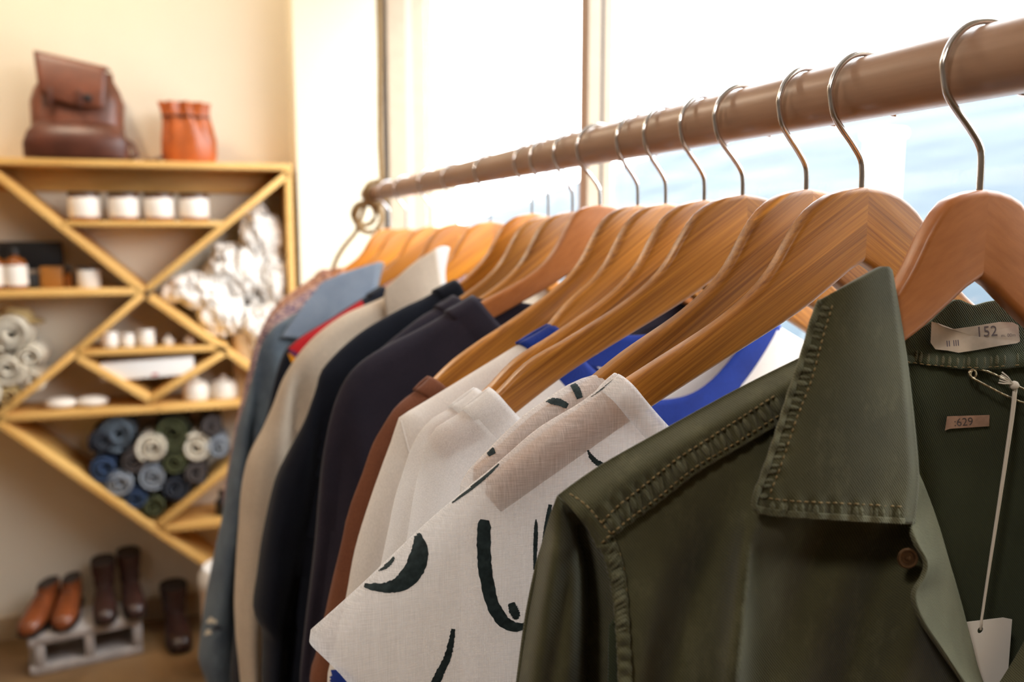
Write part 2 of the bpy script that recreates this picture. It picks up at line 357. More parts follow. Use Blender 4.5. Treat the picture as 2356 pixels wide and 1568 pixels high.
# window: far jamb built up of strips, a post, a sill and panes
win = thing('window_1', None, None, (0.78, 1.0, SILL)); struct(win)
for a, b_, mt, d in ((0.595, 0.612, 'frame_paint', 0.0), (0.612, 0.632, 'seal_grey', 0.012), (0.632, 0.700, 'frame_paint', -0.01), (0.700, 0.722, 'frame_pink', 0.0), (0.722, 0.80, 'frame_paint', 0.012)):
    box('jamb_strip', (a, b_, YP + d, YP + 0.04, SILL if a > 0.7 else 0.0, 2.55), mt, win)
box('sill', (0.70, 0.92, 0.0, YP, SILL - 0.03, SILL), 'frame_paint', win, bev=0.004)
def post(y0):
    box('post', (WX, WX + 0.028, y0, y0 + 0.037, SILL, 2.55), 'frame_tan', win)
    box('post_face', (WX + 0.001, WX + 0.0275, y0 - 0.004, y0, SILL, 2.55), 'frame_paint', win)
    box('post_seal', (WX + 0.0275, WX + 0.0345, y0 - 0.001, y0 + 0.03, SILL, 2.55), 'seal_dark', win)
    box('post_face', (WX + 0.0345, WX + 0.052, y0 - 0.004, y0 + 0.03, SILL, 2.55), 'frame_paint', win)
    box('post_edge', (WX + 0.052, WX + 0.058, y0 - 0.002, y0 + 0.03, SILL, 2.55), 'frame_pink', win)
post(1.625)
for a, b_ in ((1.66, YP), (0.0, 1.62)):
    box('pane', (0.772, 0.776, a, b_, SILL, 2.55), 'window_glass', win)
    box('bottom_rail', (0.745, 0.80, a, b_, SILL, SILL + 0.05), 'frame_paint', win)
    box('top_rail', (0.745, 0.80, a, b_, 2.50, 2.55), 'frame_paint', win)

# ================================================================== OUTSIDE
g = box('street_ground', (0.95, 90, -40, 90, -0.25, -0.12), 'asphalt'); struct(g)
V = []; R_, C_ = 26, 60
for i in range(R_):
    for j in range(C_):
        t = i / (R_ - 1); y = -30 + 130 * j / (C_ - 1); x = 7 + 22 * t
        taper = 1.0 - sm(38, 62, y)
        z = -0.2 + (0.222 * 29 + H + 0.2) * (t ** 0.9) * taper + 0.25 * noise.noise((x * 0.5, y * 0.3, 1.0)) * sm(0, 0.2, t)
        V.append((x, y, z))
struct(mobj('hillside', V, grid_f(R_, C_), 'hill_scrub'))
pt = onX(2035, 298, 7.5)
tg = thing('white_post', 'tall white post standing outside on the far side of the window', 'post', (7.5, pt.y, -0.12))
box('shaft', (-0.13, 0.13, -0.17, 0.17, 0.0, pt.z + 0.12 - 0.1), 'post_white', tg, bev=0.02, world=False)
box('cap', (-0.17, 0.17, -0.20, 0.20, pt.z + 0.12 - 0.1, pt.z + 0.12), 'post_white', tg, bev=0.03, world=False)


# ================================================================== THE RAIL, ITS ROPES AND THE HANGERS
XR, ZR, RR = 0.36, 0.08, 0.0175           # rail axis (z from eye level) and radius
rail = thing('clothes_rail', 'thick round pale wooden rail hung level in front of the window', 'clothes rail', (XR, 0.9, H + ZR))
v, f = [], []
for i, y in enumerate([-0.35, -0.347] + [-0.3 + 2.38 * k / 20 for k in range(21)] + [2.087, 2.09]):
    r = RR - (0.003 if y in (-0.35, 2.09) else 0)
    for k in range(40): a = 2 * math.pi * k / 40; v.append((XR + r * math.cos(a), y, H + ZR + r * math.sin(a)))
n = len(v) // 40
for i in range(n - 1):
    for k in range(40): a, b_ = i * 40 + k, i * 40 + (k + 1) % 40; f.append((a, a + 40, b_ + 40, b_))
f += [tuple(range(40)), tuple((n - 1) * 40 + k for k in range(40))[::-1]]
mobj('pole', v, f, 'rod_wood', rail, sharp=40)
def strands(path, R, n_st=3, twist=95.0):
    """laid rope: strands winding round a path"""
    path = resample([Vector(p) for p in path], max(12, int(sum((b_ - a).length for a, b_ in zip([Vector(p) for p in path], [Vector(p) for p in path][1:])) / 0.004)))
    out = []; prev = None; fr_ = []; s = 0.0
    for i, p in enumerate(path):
        t = (path[min(i + 1, len(path) - 1)] - path[max(i - 1, 0)]).normalized()
        a = t.cross(Vector((0.31, 0.17, 0.93))).normalized() if prev is None else (prev - t * prev.dot(t)).normalized()
        prev = a; fr_.append((p, a, t.cross(a), s)); s += 0.004
    for k in range(n_st):
        ph = 2 * math.pi * k / n_st
        out.append(tube_vf([p + (a * math.cos(ph + twist * 2 * s_) + b_ * math.sin(ph + twist * 2 * s_)) * R * 0.5 for p, a, b_, s_ in fr_], R * 0.56, 6))
    return join_vf(out)
def rope(y, label, far):
    o = thing('hemp_rope', label, 'rope', (XR, y, ZC))
    up_ = [(XR + 0.012, y, ZC)] + [(XR + 0.012 + 0.002 * math.sin(k), y + 0.002 * math.cos(k * 1.7), ZC - (ZC - H - ZR) * k / 12) for k in range(1, 12)] + [(XR + 0.012, y, H + ZR + 0.03)]
    vf = strands(catmull(up_, 160), 0.0062); mobj('hanging_line', vf[0], vf[1], 'hemp', o)
    q = []
    for k in range(61):
        a = math.pi / 2 - 2 * math.pi * 2.3 * k / 60; q.append((XR + 0.0245 * math.cos(a), y - 0.016 + 0.034 * k / 60, H + ZR + 0.0245 * math.sin(a)))
    vf = strands(q, 0.006); mobj('wrap', vf[0], vf[1], 'hemp', o)
    if far:
        for cx, cy, rx, ry, yy, ph in ((838, 492, 26, 26, y + 0.03, 0.3), (848, 500, 30, 34, y + 0.01, 1.2)):
            vf = strands([onY(cx + rx * math.cos(ph + 2 * math.pi * k / 40), cy + ry * math.sin(ph + 2 * math.pi * k / 40), yy + 0.008 * math.sin(4 * math.pi * k / 40)) for k in range(40)], 0.0062)
            mobj('loop', vf[0], vf[1], 'hemp', o)
        vf = strands(catmull([onY(*p, y + 0.02) for p in ((845, 462), (838, 480), (828, 510), (818, 535), (790, 570), (772, 602), (764, 640), (763, 720), (762, 820))], 60), 0.0055); mobj('tail', vf[0], vf[1], 'hemp', o)
rope(1.97, 'twisted hemp rope tied in loops round the far end of the wooden rail', True)
rope(-0.2, 'twisted hemp rope holding up the near end of the wooden rail', False)

# hanger i: (Y on the rail, height of the wood's top from eye level, swing in degrees, wood)
HG = {1: (.335, .019, -6, 'beech'), 2: (.418, .024, 0, 'bamboo'), 3: (.468, .025, 6, 'bamboo'), 4: (.538, .024, 1, 'bamboo'), 5: (.589, .022, 9, 'bamboo'),
      6: (.649, .021, 13, 'bamboo'), 7: (.699, .021, 13, 'bamboo'), 8: (.779, .023, 3, 'beech'), 9: (.846, .018, 14, 'bamboo'), 10: (.915, .014, 14, 'bamboo'),
      11: (.967, .018, 12, 'bamboo_gold'), 12: (1.128, .010, 14, 'bamboo_gold'), 13: (1.299, .008, 14, 'bamboo_gold'), 14: (1.46, .004, 14, 'bamboo_gold'), 15: (1.662, .001, 14, 'bamboo_gold'), 16: (1.825, .001, 12, 'bamboo_gold')}
TOP = [(0, 0), (-.0125, -.0015), (-.025, -.0053), (-.0395, -.0153), (-.0505, -.030), (-.0613, -.047), (-.0751, -.0614), (-.0971, -.0766), (-.1345, -.0968), (-.1642, -.1118), (-.19, -.127), (-.218, -.1445)]
BOT = [(-.2225, -.1700), (-.19, -.1510), (-.134, -.1190), (-.0512, -.0760), (-.024, -.0590), (-.008, -.0475), (0, -.0434)]
TOP8 = [(0, 0), (-.0125, -.0015), (-.025, -.0065), (-.036, -.020), (-.046, -.038), (-.058, -.054), (-.075, -.067), (-.0971, -.0785), (-.1345, -.0955), (-.1642, -.1088), (-.19, -.120), (-.218, -.1345)]
BOT8 = [(-.2225, -.1610), (-.19, -.1450), (-.134, -.1160), (-.0512, -.0760), (-.024, -.0590), (-.008, -.0475), (0, -.0434)]
def arm_mesh(top, bot):
    t = catmull([(x, z, 0) for x, z in top], 34); b_ = catmull([(x, z, 0) for x, z in bot], 26)
    xe = top[-1][0] - 0.0105
    end = [Vector((xe, (top[-1][1] * 2 + bot[0][1]) / 3, 0)), Vector((xe - .0005, (top[-1][1] + bot[0][1] * 2) / 3, 0))]
    pts = t + end + b_
    bm = bmesh.new(); ring = [bm.verts.new((p.x, -0.006, p.y)) for p in pts]; fc = bm.faces.new(ring)
    ex = bmesh.ops.extrude_face_region(bm, geom=[fc]); bmesh.ops.translate(bm, verts=[q for q in ex['geom'] if isinstance(q, bmesh.types.BMVert)], vec=(0, 0.012, 0))
    bmesh.ops.recalc_face_normals(bm, faces=bm.faces)
    rim = [e for e in bm.edges if abs(e.verts[0].co.y - e.verts[1].co.y) < 1e-6 and not (abs(e.verts[0].co.x) < 1e-6 and abs(e.verts[1].co.x) < 1e-6)]
    bmesh.ops.bevel(bm, geom=rim, offset=0.0034, segments=4, profile=0.5, affect='EDGES', clamp_overlap=True)
    me = bpy.data.meshes.new('arm'); bm.to_mesh(me); bm.free()
    me.polygons.foreach_set('use_smooth', [True] * len(me.polygons)); me.set_sharp_from_angle(angle=math.radians(38)); return me
HL = {1: 'smooth reddish beech hanger holding the olive jacket, nearest on the rail', 2: 'striped bamboo hanger inside the front brush-print linen shirt, hook third-last to rise behind the jacket',
      3: 'bamboo hanger just behind the front linen shirt, in the second printed shirt', 4: 'bamboo hanger entering the neck of the front plain white tee', 5: 'bamboo hanger entering the neck of the rear plain white tee',
      6: 'bamboo hanger passing through the blue neckband of the ringer tee', 7: 'bamboo hanger with its arm running down into the rust brown shirt', 8: 'smooth pinkish beech hanger inside the charcoal navy sweatshirt collar',
      9: 'bamboo hanger close behind the pinkish hanger of the navy sweatshirt', 10: 'thin-looking bamboo hanger between the navy and the black sweatshirts', 11: 'golden bamboo hanger inside the black sweatshirt collar',
      12: 'golden bamboo hanger rising behind the cream shirt collar', 13: 'golden bamboo hanger of the red and yellow striped top', 14: 'golden bamboo hanger behind the pale denim shirt collar',
      15: 'golden bamboo hanger of the rose patterned blouse', 16: 'farthest golden bamboo hanger on the rail, beside the rope loops'}
HL[2] = 'striped bamboo hanger inside the front brush-print linen shirt, beside the jacket collar'
def hook_path(zt):
    cx_, r = -0.0015, 0.0238; zc = ZR + RR + 0.0016 - r
    pts = [(0, zt - 0.012), (0, zt), (-0.0004, 0.034), (-0.0022, 0.0405), (-0.0085, 0.0485), (-0.0165, 0.0570), (-0.0222, 0.0645)]
    for a in range(178, -32, -12): pts.append((cx_ + r * math.cos(math.radians(a)), zc + r * math.sin(math.radians(a))))
    return [Vector((p.x, 0, p.y - zt)) for p in catmull([(a, b_, 0) for a, b_ in pts], 70)]
# ================================================================== GARMENTS
class Frame:
    """vertical plane of a hanger: u along it, y through it (towards the far end), z from eye level"""
    def __init__(s, i, dth=0.0):
        Y, s.zt, th, _ = HG[i]; th = math.radians(th + dth); s.O = Vector((XR, Y, 0)); s.d = Vector((math.cos(th), math.sin(th), 0)); s.n = Vector((-math.sin(th), math.cos(th), 0)); s.rot = th
    def w(s, u, y, z): return s.O + s.d * u + s.n * y + Vector((0, 0, H + z))
    def px(s, px, py, y=0.0):
        r = ray(px, py); t = (s.O + s.n * y - CAM).dot(s.n) / r.dot(s.n); return CAM + r * t
    def uz(s, px, py, y=0.0): p = s.px(px, py, y) - s.O; return (p.dot(s.d), p.z - H)
BV = {}; OUT = {}; DEBUG = False
def garment(name, label, cat, i, outline, hem=-0.74, T=(0.010, 0.024), zcf=None, zcb=None, mats=('x',), fold=(0.006, 60), band=None, sleeve=None, rs=0.95, seed=0, shade=None, K=84, J=60, dth=0.0, q=2.3, bandmat=None, tail=None, nband=1.0):
    """hung garment: front and back cloth joined over the shoulders, sides and sleeves; outline = its left edge from neck to cuff in pixels"""
    fr_ = Frame(i, dth); pts = [fr_.uz(*p) if p[0] > 5 else p for p in outline]
    for q_ in (tail if tail else [(pts[-1][0] * 0.985, hem)]):
        a_ = pts[-1]; m_ = max(1, int(math.hypot(q_[0] - a_[0], q_[1] - a_[1]) / 0.04))
        pts += [(a_[0] + (q_[0] - a_[0]) * t / m_, a_[1] + (q_[1] - a_[1]) * t / m_) for t in range(1, m_ + 1)]
    for k in range(1, len(pts)):
        if pts[k][1] >= pts[k - 1][1]: pts[k] = (pts[k][0], pts[k - 1][1] - 0.0005)
    L = catmull([(a, b_, 0) for a, b_ in pts], K); z0 = L[0].y
    for k in range(1, K): L[k].y = min(L[k].y, L[k - 1].y - 0.0003)
    ex_ = (L[0] - L[4]).normalized() * ((band or 0.0) * 1.25 + 0.006 if nband > 0 else 0.006)
    OUT[i] = [(L[0].x + ex_.x, L[0].y + ex_.y)] + [(p.x, p.y) for p in L if p.y > -0.30]
    root = thing(name, label, cat, fr_.w(0, 0, pts[-1][1]), fr_.rot)
    zcf = z0 - 0.07 if zcf is None else zcf; zcb = z0 - 0.012 if zcb is None else zcb
    us = [math.sin(math.pi / 2 * (-1 + 2 * j / (J - 1))) for j in range(J)]; rnd = random.Random(seed); phs = [rnd.uniform(0, 6.28) for _ in range(6)]
    hemz = pts[-1][1]; shz = min(z0 - 0.06, -0.13)
    def sheet(sign, zc0):
        V = []
        for k in range(K):
            zl = L[k].y; ul = L[k].x; fr2 = (z0 - zl) / max(1e-6, z0 - hemz); zc = zc0 + (hemz - zc0) * fr2
            t = T[0] + (T[1] - T[0]) * sm(0.03, 0.30, z0 - zl)
            for s in us:
                u = abs(ul) * (s if s < 0 else s * rs); z = zl + (zc - zl) * (1 - abs(s) ** q)
                e = (1 - (1 - min(1.0, (abs(ul) * (1.0 if s < 0 else rs) - abs(u)) / (0.006 + 0.007 * sm(0.0, 0.03, z0 - zl)))) ** 2) ** 0.5
                g_ = sm(-0.12, -0.32, z)
                fo = fold[0] * g_ * (math.sin(u * fold[1] + phs[0] + 1.5 * math.sin(z * 7 + phs[1])) + 0.6 * math.sin(u * fold[1] * 1.9 + phs[2] + z * 5) + 0.35 * math.sin(u * fold[1] * 0.45 + phs[3]))
                y = t * e
                if sleeve: y *= 1 - 0.6 * math.exp(-((abs(u) - sleeve - 0.06 * sm(-0.15, -0.6, z)) / 0.011) ** 2) * sm(-0.14, -0.22, z)
                V.append((u, sign * y + fo * e + 0.0012 * noise.noise((u * 30, z * 30, seed + 3.3)) * g_, z))
        return V
    Fv, Bv = sheet(-1, zcf), sheet(1, zcb)
    allw = [[fr_.w(*p) for p in S_] for S_ in (Fv, Bv)]
    FF = grid_f(K, J); FB = grid_f(K, J, True)
    def part(nm, sel, m_):
        V, Fc, idx = [], [], {}
        for si, (Sv, Fs) in enumerate(((Fv, FF), (Bv, FB))):
            for q_ in Fs:
                c = (sum(Sv[t][0] for t in q_) / 4, sum(Sv[t][2] for t in q_) / 4)
                if sel(si, *c):
                    nf = []
                    for t in q_:
                        j = t % J; key = (0, t) if j in (0, J - 1) else (si, t)
                        if key not in idx: idx[key] = len(V); V.append(allw[si][t])
                        nf.append(idx[key])
                    Fc.append(tuple(nf))
        if not Fc: return None
        return mobj(nm, V, Fc, m_, root)
    base = mats[0]
    if sleeve:
        su = lambda z: sleeve + 0.06 * sm(-0.15, -0.6, z)
        part('front_panel', lambda si, u, z: si == 0 and not (abs(u) > su(z)), base); part('back_panel', lambda si, u, z: si == 1 and not (abs(u) > su(z)), base)
        part('sleeve', lambda si, u, z: u < -su(z), mats[-1]); part('sleeve', lambda si, u, z: u > su(z), mats[-1])
    else:
        part('front_panel', lambda si, u, z: si == 0, base); part('back_panel', lambda si, u, z: si == 1, base)
    BV[i] = BVHTree.FromPolygons(allw[0], FF); BV[(i, 'b')] = BVHTree.FromPolygons(allw[1], FB)
    if band:
        up_dir = (L[0] - L[4]).normalized(); up_dir = Vector((up_dir.x, 0, up_dir.y))
        for sgn, Sv in ((-1, Fv), (1, Bv)):
            row = [Vector(Sv[j]) for j in range(J)]; V = []; nb = 7; hwid = abs(row[0].x)
            for j, p in enumerate(row):
                a, b_ = row[max(0, j - 1)], row[min(J - 1, j + 1)]; t = Vector((b_.x - a.x, 0, b_.z - a.z)).normalized(); pr = Vector((-t.z, 0, t.x))
                dd = min(p.x - row[0].x, row[-1].x - p.x); side = 1 if p.x < 0 else -1
                if nband < 0: pr = -pr; yo = p.y + sgn * 0.0008
                else:
                    ud = Vector((up_dir.x * side, 0, up_dir.z)); pr = ud.lerp(pr, sm(0.0, hwid * 0.45, dd)).normalized()
                    yo = sgn * 0.0095 * (1 - (1 - min(1, dd / 0.0045)) ** 2) ** 0.5; wgt = sm(hwid * 0.25, hwid * 0.7, dd); yo = yo * (1 - wgt) + (p.y + sgn * 0.001) * wgt
                for k in range(nb):
                    f_ = -0.22 + 1.22 * k / (nb - 1); puff = math.sin(math.pi * k / (nb - 1)) * 0.0012
                    V.append(fr_.w(*(Vector((p.x, yo + sgn * puff, p.z + (0.002 if nband > 0 else 0))) + pr * (band * f_))))
            o = mobj('neckband', V, grid_f(J, nb), bandmat or base, root); solid(o, 0.0016)
    return root, fr_, L
def patch(top, bottom, left, right, U=40, W=40):
    """Coons patch of four pixel polylines: top/bottom run left to right, left/right run downwards"""
    t = catmull([(*p, 0) for p in top], U); b_ = catmull([(*p, 0) for p in bottom], U); l = catmull([(*p, 0) for p in left], W); r = catmull([(*p, 0) for p in right], W)
    G = []
    for i in range(W):
        v = i / (W - 1)
        for j in range(U):
            u = j / (U - 1)
            p = t[j] * (1 - v) + b_[j] * v + l[i] * (1 - u) + r[i] * u - (t[0] * (1 - v) * (1 - u) + t[-1] * (1 - v) * u + b_[0] * v * (1 - u) + b_[-1] * v * u)
            G.append((p.x, p.y, u, v))
    return G, grid_f(W, U)
def cast(px, py, bv, lift=0.0005):
    r = ray(px, py).normalized(); h = bv.ray_cast(CAM, r)
    return None if h[0] is None else h[0] - r * lift
def stitch_vf(path, bv, dash=9.0, gap=5.0, rad=0.00045, lift=0.0004, jit=0.6):
    pts = catmull([(*p, 0) for p in path], 400); d = 0.0; out = []; acc = []; on = True; lim = dash
    rnd = random.Random(len(path))
    for a, b_ in zip(pts, pts[1:]):
        d += (b_ - a).length
        if on: acc.append(a)
        if d > lim:
            if on and len(acc) > 1:
                q_ = [cast(acc[0].x, acc[0].y, bv, lift), cast((acc[0].x + acc[-1].x) / 2 + rnd.uniform(-jit, jit), (acc[0].y + acc[-1].y) / 2 + rnd.uniform(-jit, jit), bv, lift + rad), cast(acc[-1].x, acc[-1].y, bv, lift)]
                if all(x is not None for x in q_) and (q_[2] - q_[0]).length > 1e-6: out.append(tube_vf(q_, [rad * 0.7, rad, rad * 0.7], 5))
            acc = []; on = not on; d = 0; lim = dash if on else gap
    return join_vf(out)
def stroke(name, centre, widths, bv, mat, parent, n=46, m=6, lift=0.0006, jag=1.2, seed=1):
    """painted stroke laid onto the cloth: centre line in pixels with widths"""
    c = catmull([(p[0], p[1], w_) for p, w_ in zip(centre, widths)], n); V = []; ok = []; rnd = random.Random(seed)
    for i, p in enumerate(c):
        t = (c[min(i + 1, n - 1)] - c[max(i - 1, 0)]); t = Vector((t.x, t.y)).normalized(); pr = Vector((-t.y, t.x))
        ja, jb = rnd.uniform(-jag, jag), rnd.uniform(-jag, jag)
        for k in range(m):
            f_ = k / (m - 1) - 0.5; q_ = cast(p.x + pr.x * (p.z * f_ + (ja if k == 0 else jb if k == m - 1 else 0)), p.y + pr.y * (p.z * f_ + (ja if k == 0 else jb if k == m - 1 else 0)), bv, lift)
            ok.append(q_ is not None); V.append(q_ or Vector((0, 0, 0)))
    Fc = [q_ for q_ in grid_f(n, m) if all(ok[t] for t in q_)]
    if not Fc: return None
    used = sorted({t for q_ in Fc for t in q_}); mp = {t: k for k, t in enumerate(used)}
    return mobj(name, [V[t] for t in used], [tuple(mp[t] for t in q_) for q_ in Fc], mat, parent)

# ---- front linen shirt with brush print (hanger 2) and its twin behind (hanger 3)
shirt2, f2, _ = garment('linen_shirt', 'sheer white linen shirt with black brush-stroke print, boxy sleeve spread in front', 'shirt', 2,
    [(1415, 868), (1340, 925), (1240, 985), (1150, 1062), (1050, 1145), (970, 1215), (840, 1340), (750, 1422), (705, 1463), (712, 1476), (760, 1522), (800, 1568), (850, 1640)],
    T=(0.0105, 0.018), zcf=-0.165, zcb=-0.16, mats=('linen_white',), fold=(0.0035, 34), seed=2, tail=[(-0.262, -0.335), (-0.25, -0.42), (-0.25, -0.74)], band=0.011, nband=-1.0, K=110, J=72)
shirt3, f3, _ = garment('linen_shirt', 'second brush-print linen shirt showing as a sliver behind the first', 'shirt', 3,
    [(1372, 862), (1325, 878), (1265, 915), (1200, 962), (1130, 1030), (1070, 1095), (1060, 1140), (1062, 1220), (1064, 1320), (1066, 1420)],
    T=(0.0100, 0.015), zcf=-0.165, zcb=-0.16, mats=('linen_white',), fold=(0.003, 34), seed=5)
b2, b3 = BV[2], BV[3]
stroke('brush_print', [(958, 1218), (966, 1262), (955, 1305), (928, 1338), (895, 1350), (862, 1350), (838, 1345)], [6, 38, 46, 40, 26, 18, 10], b2, 'brush_ink', shirt2, seed=3)
stroke('brush_print', [(868, 1312), (884, 1303), (897, 1293), (906, 1280)], [4, 13, 12, 6], b2, 'brush_ink', shirt2, seed=4)
stroke('brush_print', [(1116, 1195), (1114, 1212), (1113, 1260), (1118, 1320), (1132, 1385), (1158, 1428), (1190, 1442), (1215, 1435)], [20, 31, 32, 31, 30, 28, 20, 10], b2, 'brush_ink', shirt2, seed=5)
stroke('brush_print', [(1176, 1386), (1181, 1400), (1187, 1416), (1190, 1424)], [14, 22, 20, 8], b2, 'brush_ink', shirt2, seed=6, jag=2)
stroke('brush_print', [(1233, 1194), (1233, 1215), (1232, 1250), (1230, 1310)], [3, 9, 10, 6], b2, 'brush_ink', shirt2, seed=7, jag=0.6)
stroke('brush_print', [(1266, 1160), (1262, 1185), (1256, 1220), (1250, 1260)], [8, 11, 11, 9], b2, 'brush_ink', shirt2, seed=8, jag=0.6)
stroke('brush_print', [(1352, 1035), (1360, 1050), (1374, 1064), (1392, 1072), (1410, 1076)], [3, 10, 13, 14, 12], b2, 'brush_ink', shirt2, seed=9)
stroke('brush_print', [(1043, 1446), (1038, 1478), (1028, 1515), (1010, 1552), (990, 1600)], [10, 14, 17, 20, 24], b2, 'brush_ink', shirt2, seed=10)
stroke('brush_print', [(1412, 872), (1392, 888), (1368, 904), (1350, 915)], [3, 5, 6, 4], b2, 'brush_ink', shirt2, seed=11, jag=0.5)
stroke('brush_print', [(1148, 1066), (1120, 1092), (1088, 1118), (1058, 1140), (1040, 1156)], [4, 9, 11, 9, 4], b2, 'brush_ink', shirt2, seed=12, jag=0.6)
stroke('brush_print', [(1256, 920), (1272, 922), (1290, 926), (1306, 934)], [8, 15, 16, 12], b3, 'brush_ink', shirt3, seed=13)
stroke('brush_print', [(1316, 882), (1324, 892), (1330, 904), (1334, 916)], [12, 17, 17, 14], b3, 'brush_ink', shirt3, seed=14)
stroke('brush_print', [(1124, 1026), (1128, 1036), (1133, 1046)], [14, 20, 18], b3, 'brush_ink', shirt3, seed=15)
# ---- plain white tees (4, 5), ringer tee (6), rust shirt (7)
garment('plain_tee', 'plain sheer white tee with a wide soft neckband, directly behind the printed shirts', 'shirt', 4,
    [(1076, 940), (1038, 964), (1012, 978), (990, 1006), (970, 1065), (955, 1130), (941, 1215), (925, 1320), (915, 1420)], T=(0.0115, 0.014), zcf=-0.24, zcb=-0.23, mats=('knit_white',), fold=(0.004, 45), band=0.019, seed=8, q=2.0)
garment('plain_tee', 'plain white tee squeezed between the ringer tee and another white tee', 'shirt', 5,
    [(1048, 936), (1020, 950), (992, 968), (965, 1000), (946, 1035), (930, 1085), (911, 1143), (896, 1215), (880, 1290), (860, 1400)], T=(0.0115, 0.014), zcf=-0.24, zcb=-0.23, mats=('knit_white',), fold=(0.004, 45), band=0.018, seed=9, q=2.0)
ringer, f6, _ = garment('ringer_tee', 'cream ringer tee with a bright blue ribbed neckband', 'shirt', 6,
    [(1207, 788), (1140, 828), (1070, 870), (980, 925), (930, 955), (918, 968), (905, 1010), (880, 1080), (850, 1170), (820, 1270), (796, 1390), (770, 1500), (755, 1568)],
    T=(0.0112, 0.018), zcf=-0.170, zcb=-0.118, mats=('knit_cream',), fold=(0.004, 40), band=0.026, bandmat='rib_blue', seed=10, q=2.2, sleeve=0.232)
garment('rust_shirt', 'rust brown long-sleeved shirt with a narrow collar roll, between the ringer tee and navy sweatshirt', 'shirt', 7,
    [(962, 898), (940, 914), (912, 938), (886, 975), (858, 1024), (835, 1090), (812, 1150), (803, 1180), (797, 1200), (790, 1240), (772, 1325), (752, 1425), (735, 1510), (718, 1568)],
    T=(0.0108, 0.018), zcf=-0.22, zcb=-0.20, mats=('rust_brown',), fold=(0.004, 50), band=0.013, seed=11, q=2.0, sleeve=0.245)
# ---- sweatshirts
navy, f8, _ = garment('sweatshirt', 'charcoal navy sweatshirt with a broad ribbed collar, shoulder in front of the black one', 'sweatshirt', 8,
    [(1034, 716), (1000, 737), (950, 764), (900, 789), (850, 818), (812, 850), (788, 885), (766, 940), (750, 1010), (740, 1075), (733, 1150), (725, 1250), (715, 1340), (703, 1440), (690, 1568)],
    T=(0.011, 0.026), zcf=-0.165, zcb=-0.105, mats=('navy_fleece',), fold=(0.006, 48), band=0.026, seed=12, sleeve=0.258)
for i, lb in ((9, 'dark navy tee mostly hidden between the two sweatshirts, nearer one'), (10, 'dark navy tee mostly hidden between the two sweatshirts, farther one')):
    z = HG[i][1]
    garment('dark_tee', lb, 'shirt', i, [(-0.140, z - 0.095), (-0.165, z - 0.107), (-0.205, z - 0.133), (-0.224, z - 0.150), (-0.232, z - 0.19), (-0.236, z - 0.30), (-0.24, z - 0.5)], T=(0.0105, 0.02), zcf=-0.15, zcb=-0.13, mats=('navy_fleece',), fold=(0.006, 45), band=0.02, seed=20 + i)
garment('sweatshirt', 'black crew-neck sweatshirt hanging between the cream shirt and the navy sweatshirt', 'sweatshirt', 11,
    [(1006, 668), (970, 688), (930, 706), (856, 747), (810, 780), (772, 815), (742, 850), (733, 872), (728, 895), (716, 930), (700, 974), (668, 1040), (640, 1102), (622, 1177), (605, 1262), (596, 1326), (586, 1390), (589, 1420), (599, 1440), (606, 1448), (608, 1500), (606, 1568)],
    T=(0.011, 0.030), zcf=-0.18, zcb=-0.14, mats=('black_fleece',), fold=(0.006, 45), band=0.024, seed=13, sleeve=0.262)
# ---- cream collared shirt, striped top, denim shirt, patterned blouses
cream, f12, _ = garment('cream_shirt', 'cream cotton shirt with a tall pointed collar, sleeve hanging beside the black sweatshirt', 'shirt', 12,
    [(905, 668), (880, 686), (800, 720), (745, 757), (705, 795), (672, 840), (650, 882), (632, 935), (610, 990), (590, 1035), (576, 1080), (567, 1150), (563, 1230), (556, 1320), (550, 1400), (551, 1480), (558, 1568)],
    T=(0.012, 0.042), zcf=-0.15, zcb=-0.095, mats=('cream_twill',), fold=(0.010, 40), seed=14, sleeve=0.275)
def leaf(fr_, name, top, bottom, left, right, ybase, ycurve, mat, parent, thick=0.002, U=26, W=26, yfun=None):
    G, Fc = patch(top, bottom, left, right, U, W)
    o = mobj(name, [fr_.px(x, y, ybase + ycurve * math.sin(math.pi * u) * (0.4 + 0.6 * v) + (yfun(u, v) if yfun else 0)) for x, y, u, v in G], Fc, mat, parent)
    return solid(o, thick, 0.0)
leaf(f12, 'collar', [(889, 662), (945, 610), (1002, 572)], [(896, 770), (960, 765), (1030, 745)], [(889, 662), (884, 690), (896, 770)], [(1002, 572), (1012, 640), (1030, 745)], -0.016, -0.006, 'cream_twill', cream)
leaf(f12, 'collar_lining', [(1002, 572), (1018, 566), (1034, 569)], [(1024, 720), (1030, 715), (1034, 705)], [(1002, 572), (1010, 630), (1024, 720)], [(1034, 569), (1024, 630), (1034, 705)], -0.008, 0.0, 'paper_white', cream)
z13 = HG[13][1]
striped, f13, L13 = garment('striped_top', 'black top with red, purple and yellow shoulder stripes beside the denim shirt', 'shirt', 13,
    [(850, 678), (800, 708), (760, 734), (700, 770), (662, 800), (645, 835), (630, 885), (612, 960), (596, 1010), (580, 1060), (574, 1150), (570, 1240), (566, 1330), (556, 1400), (540, 1470), (533, 1568)],
    T=(0.013, 0.040), zcf=-0.17, zcb=-0.11, mats=('black_fleece',), fold=(0.010, 40), band=0.022, seed=15, sleeve=0.29)
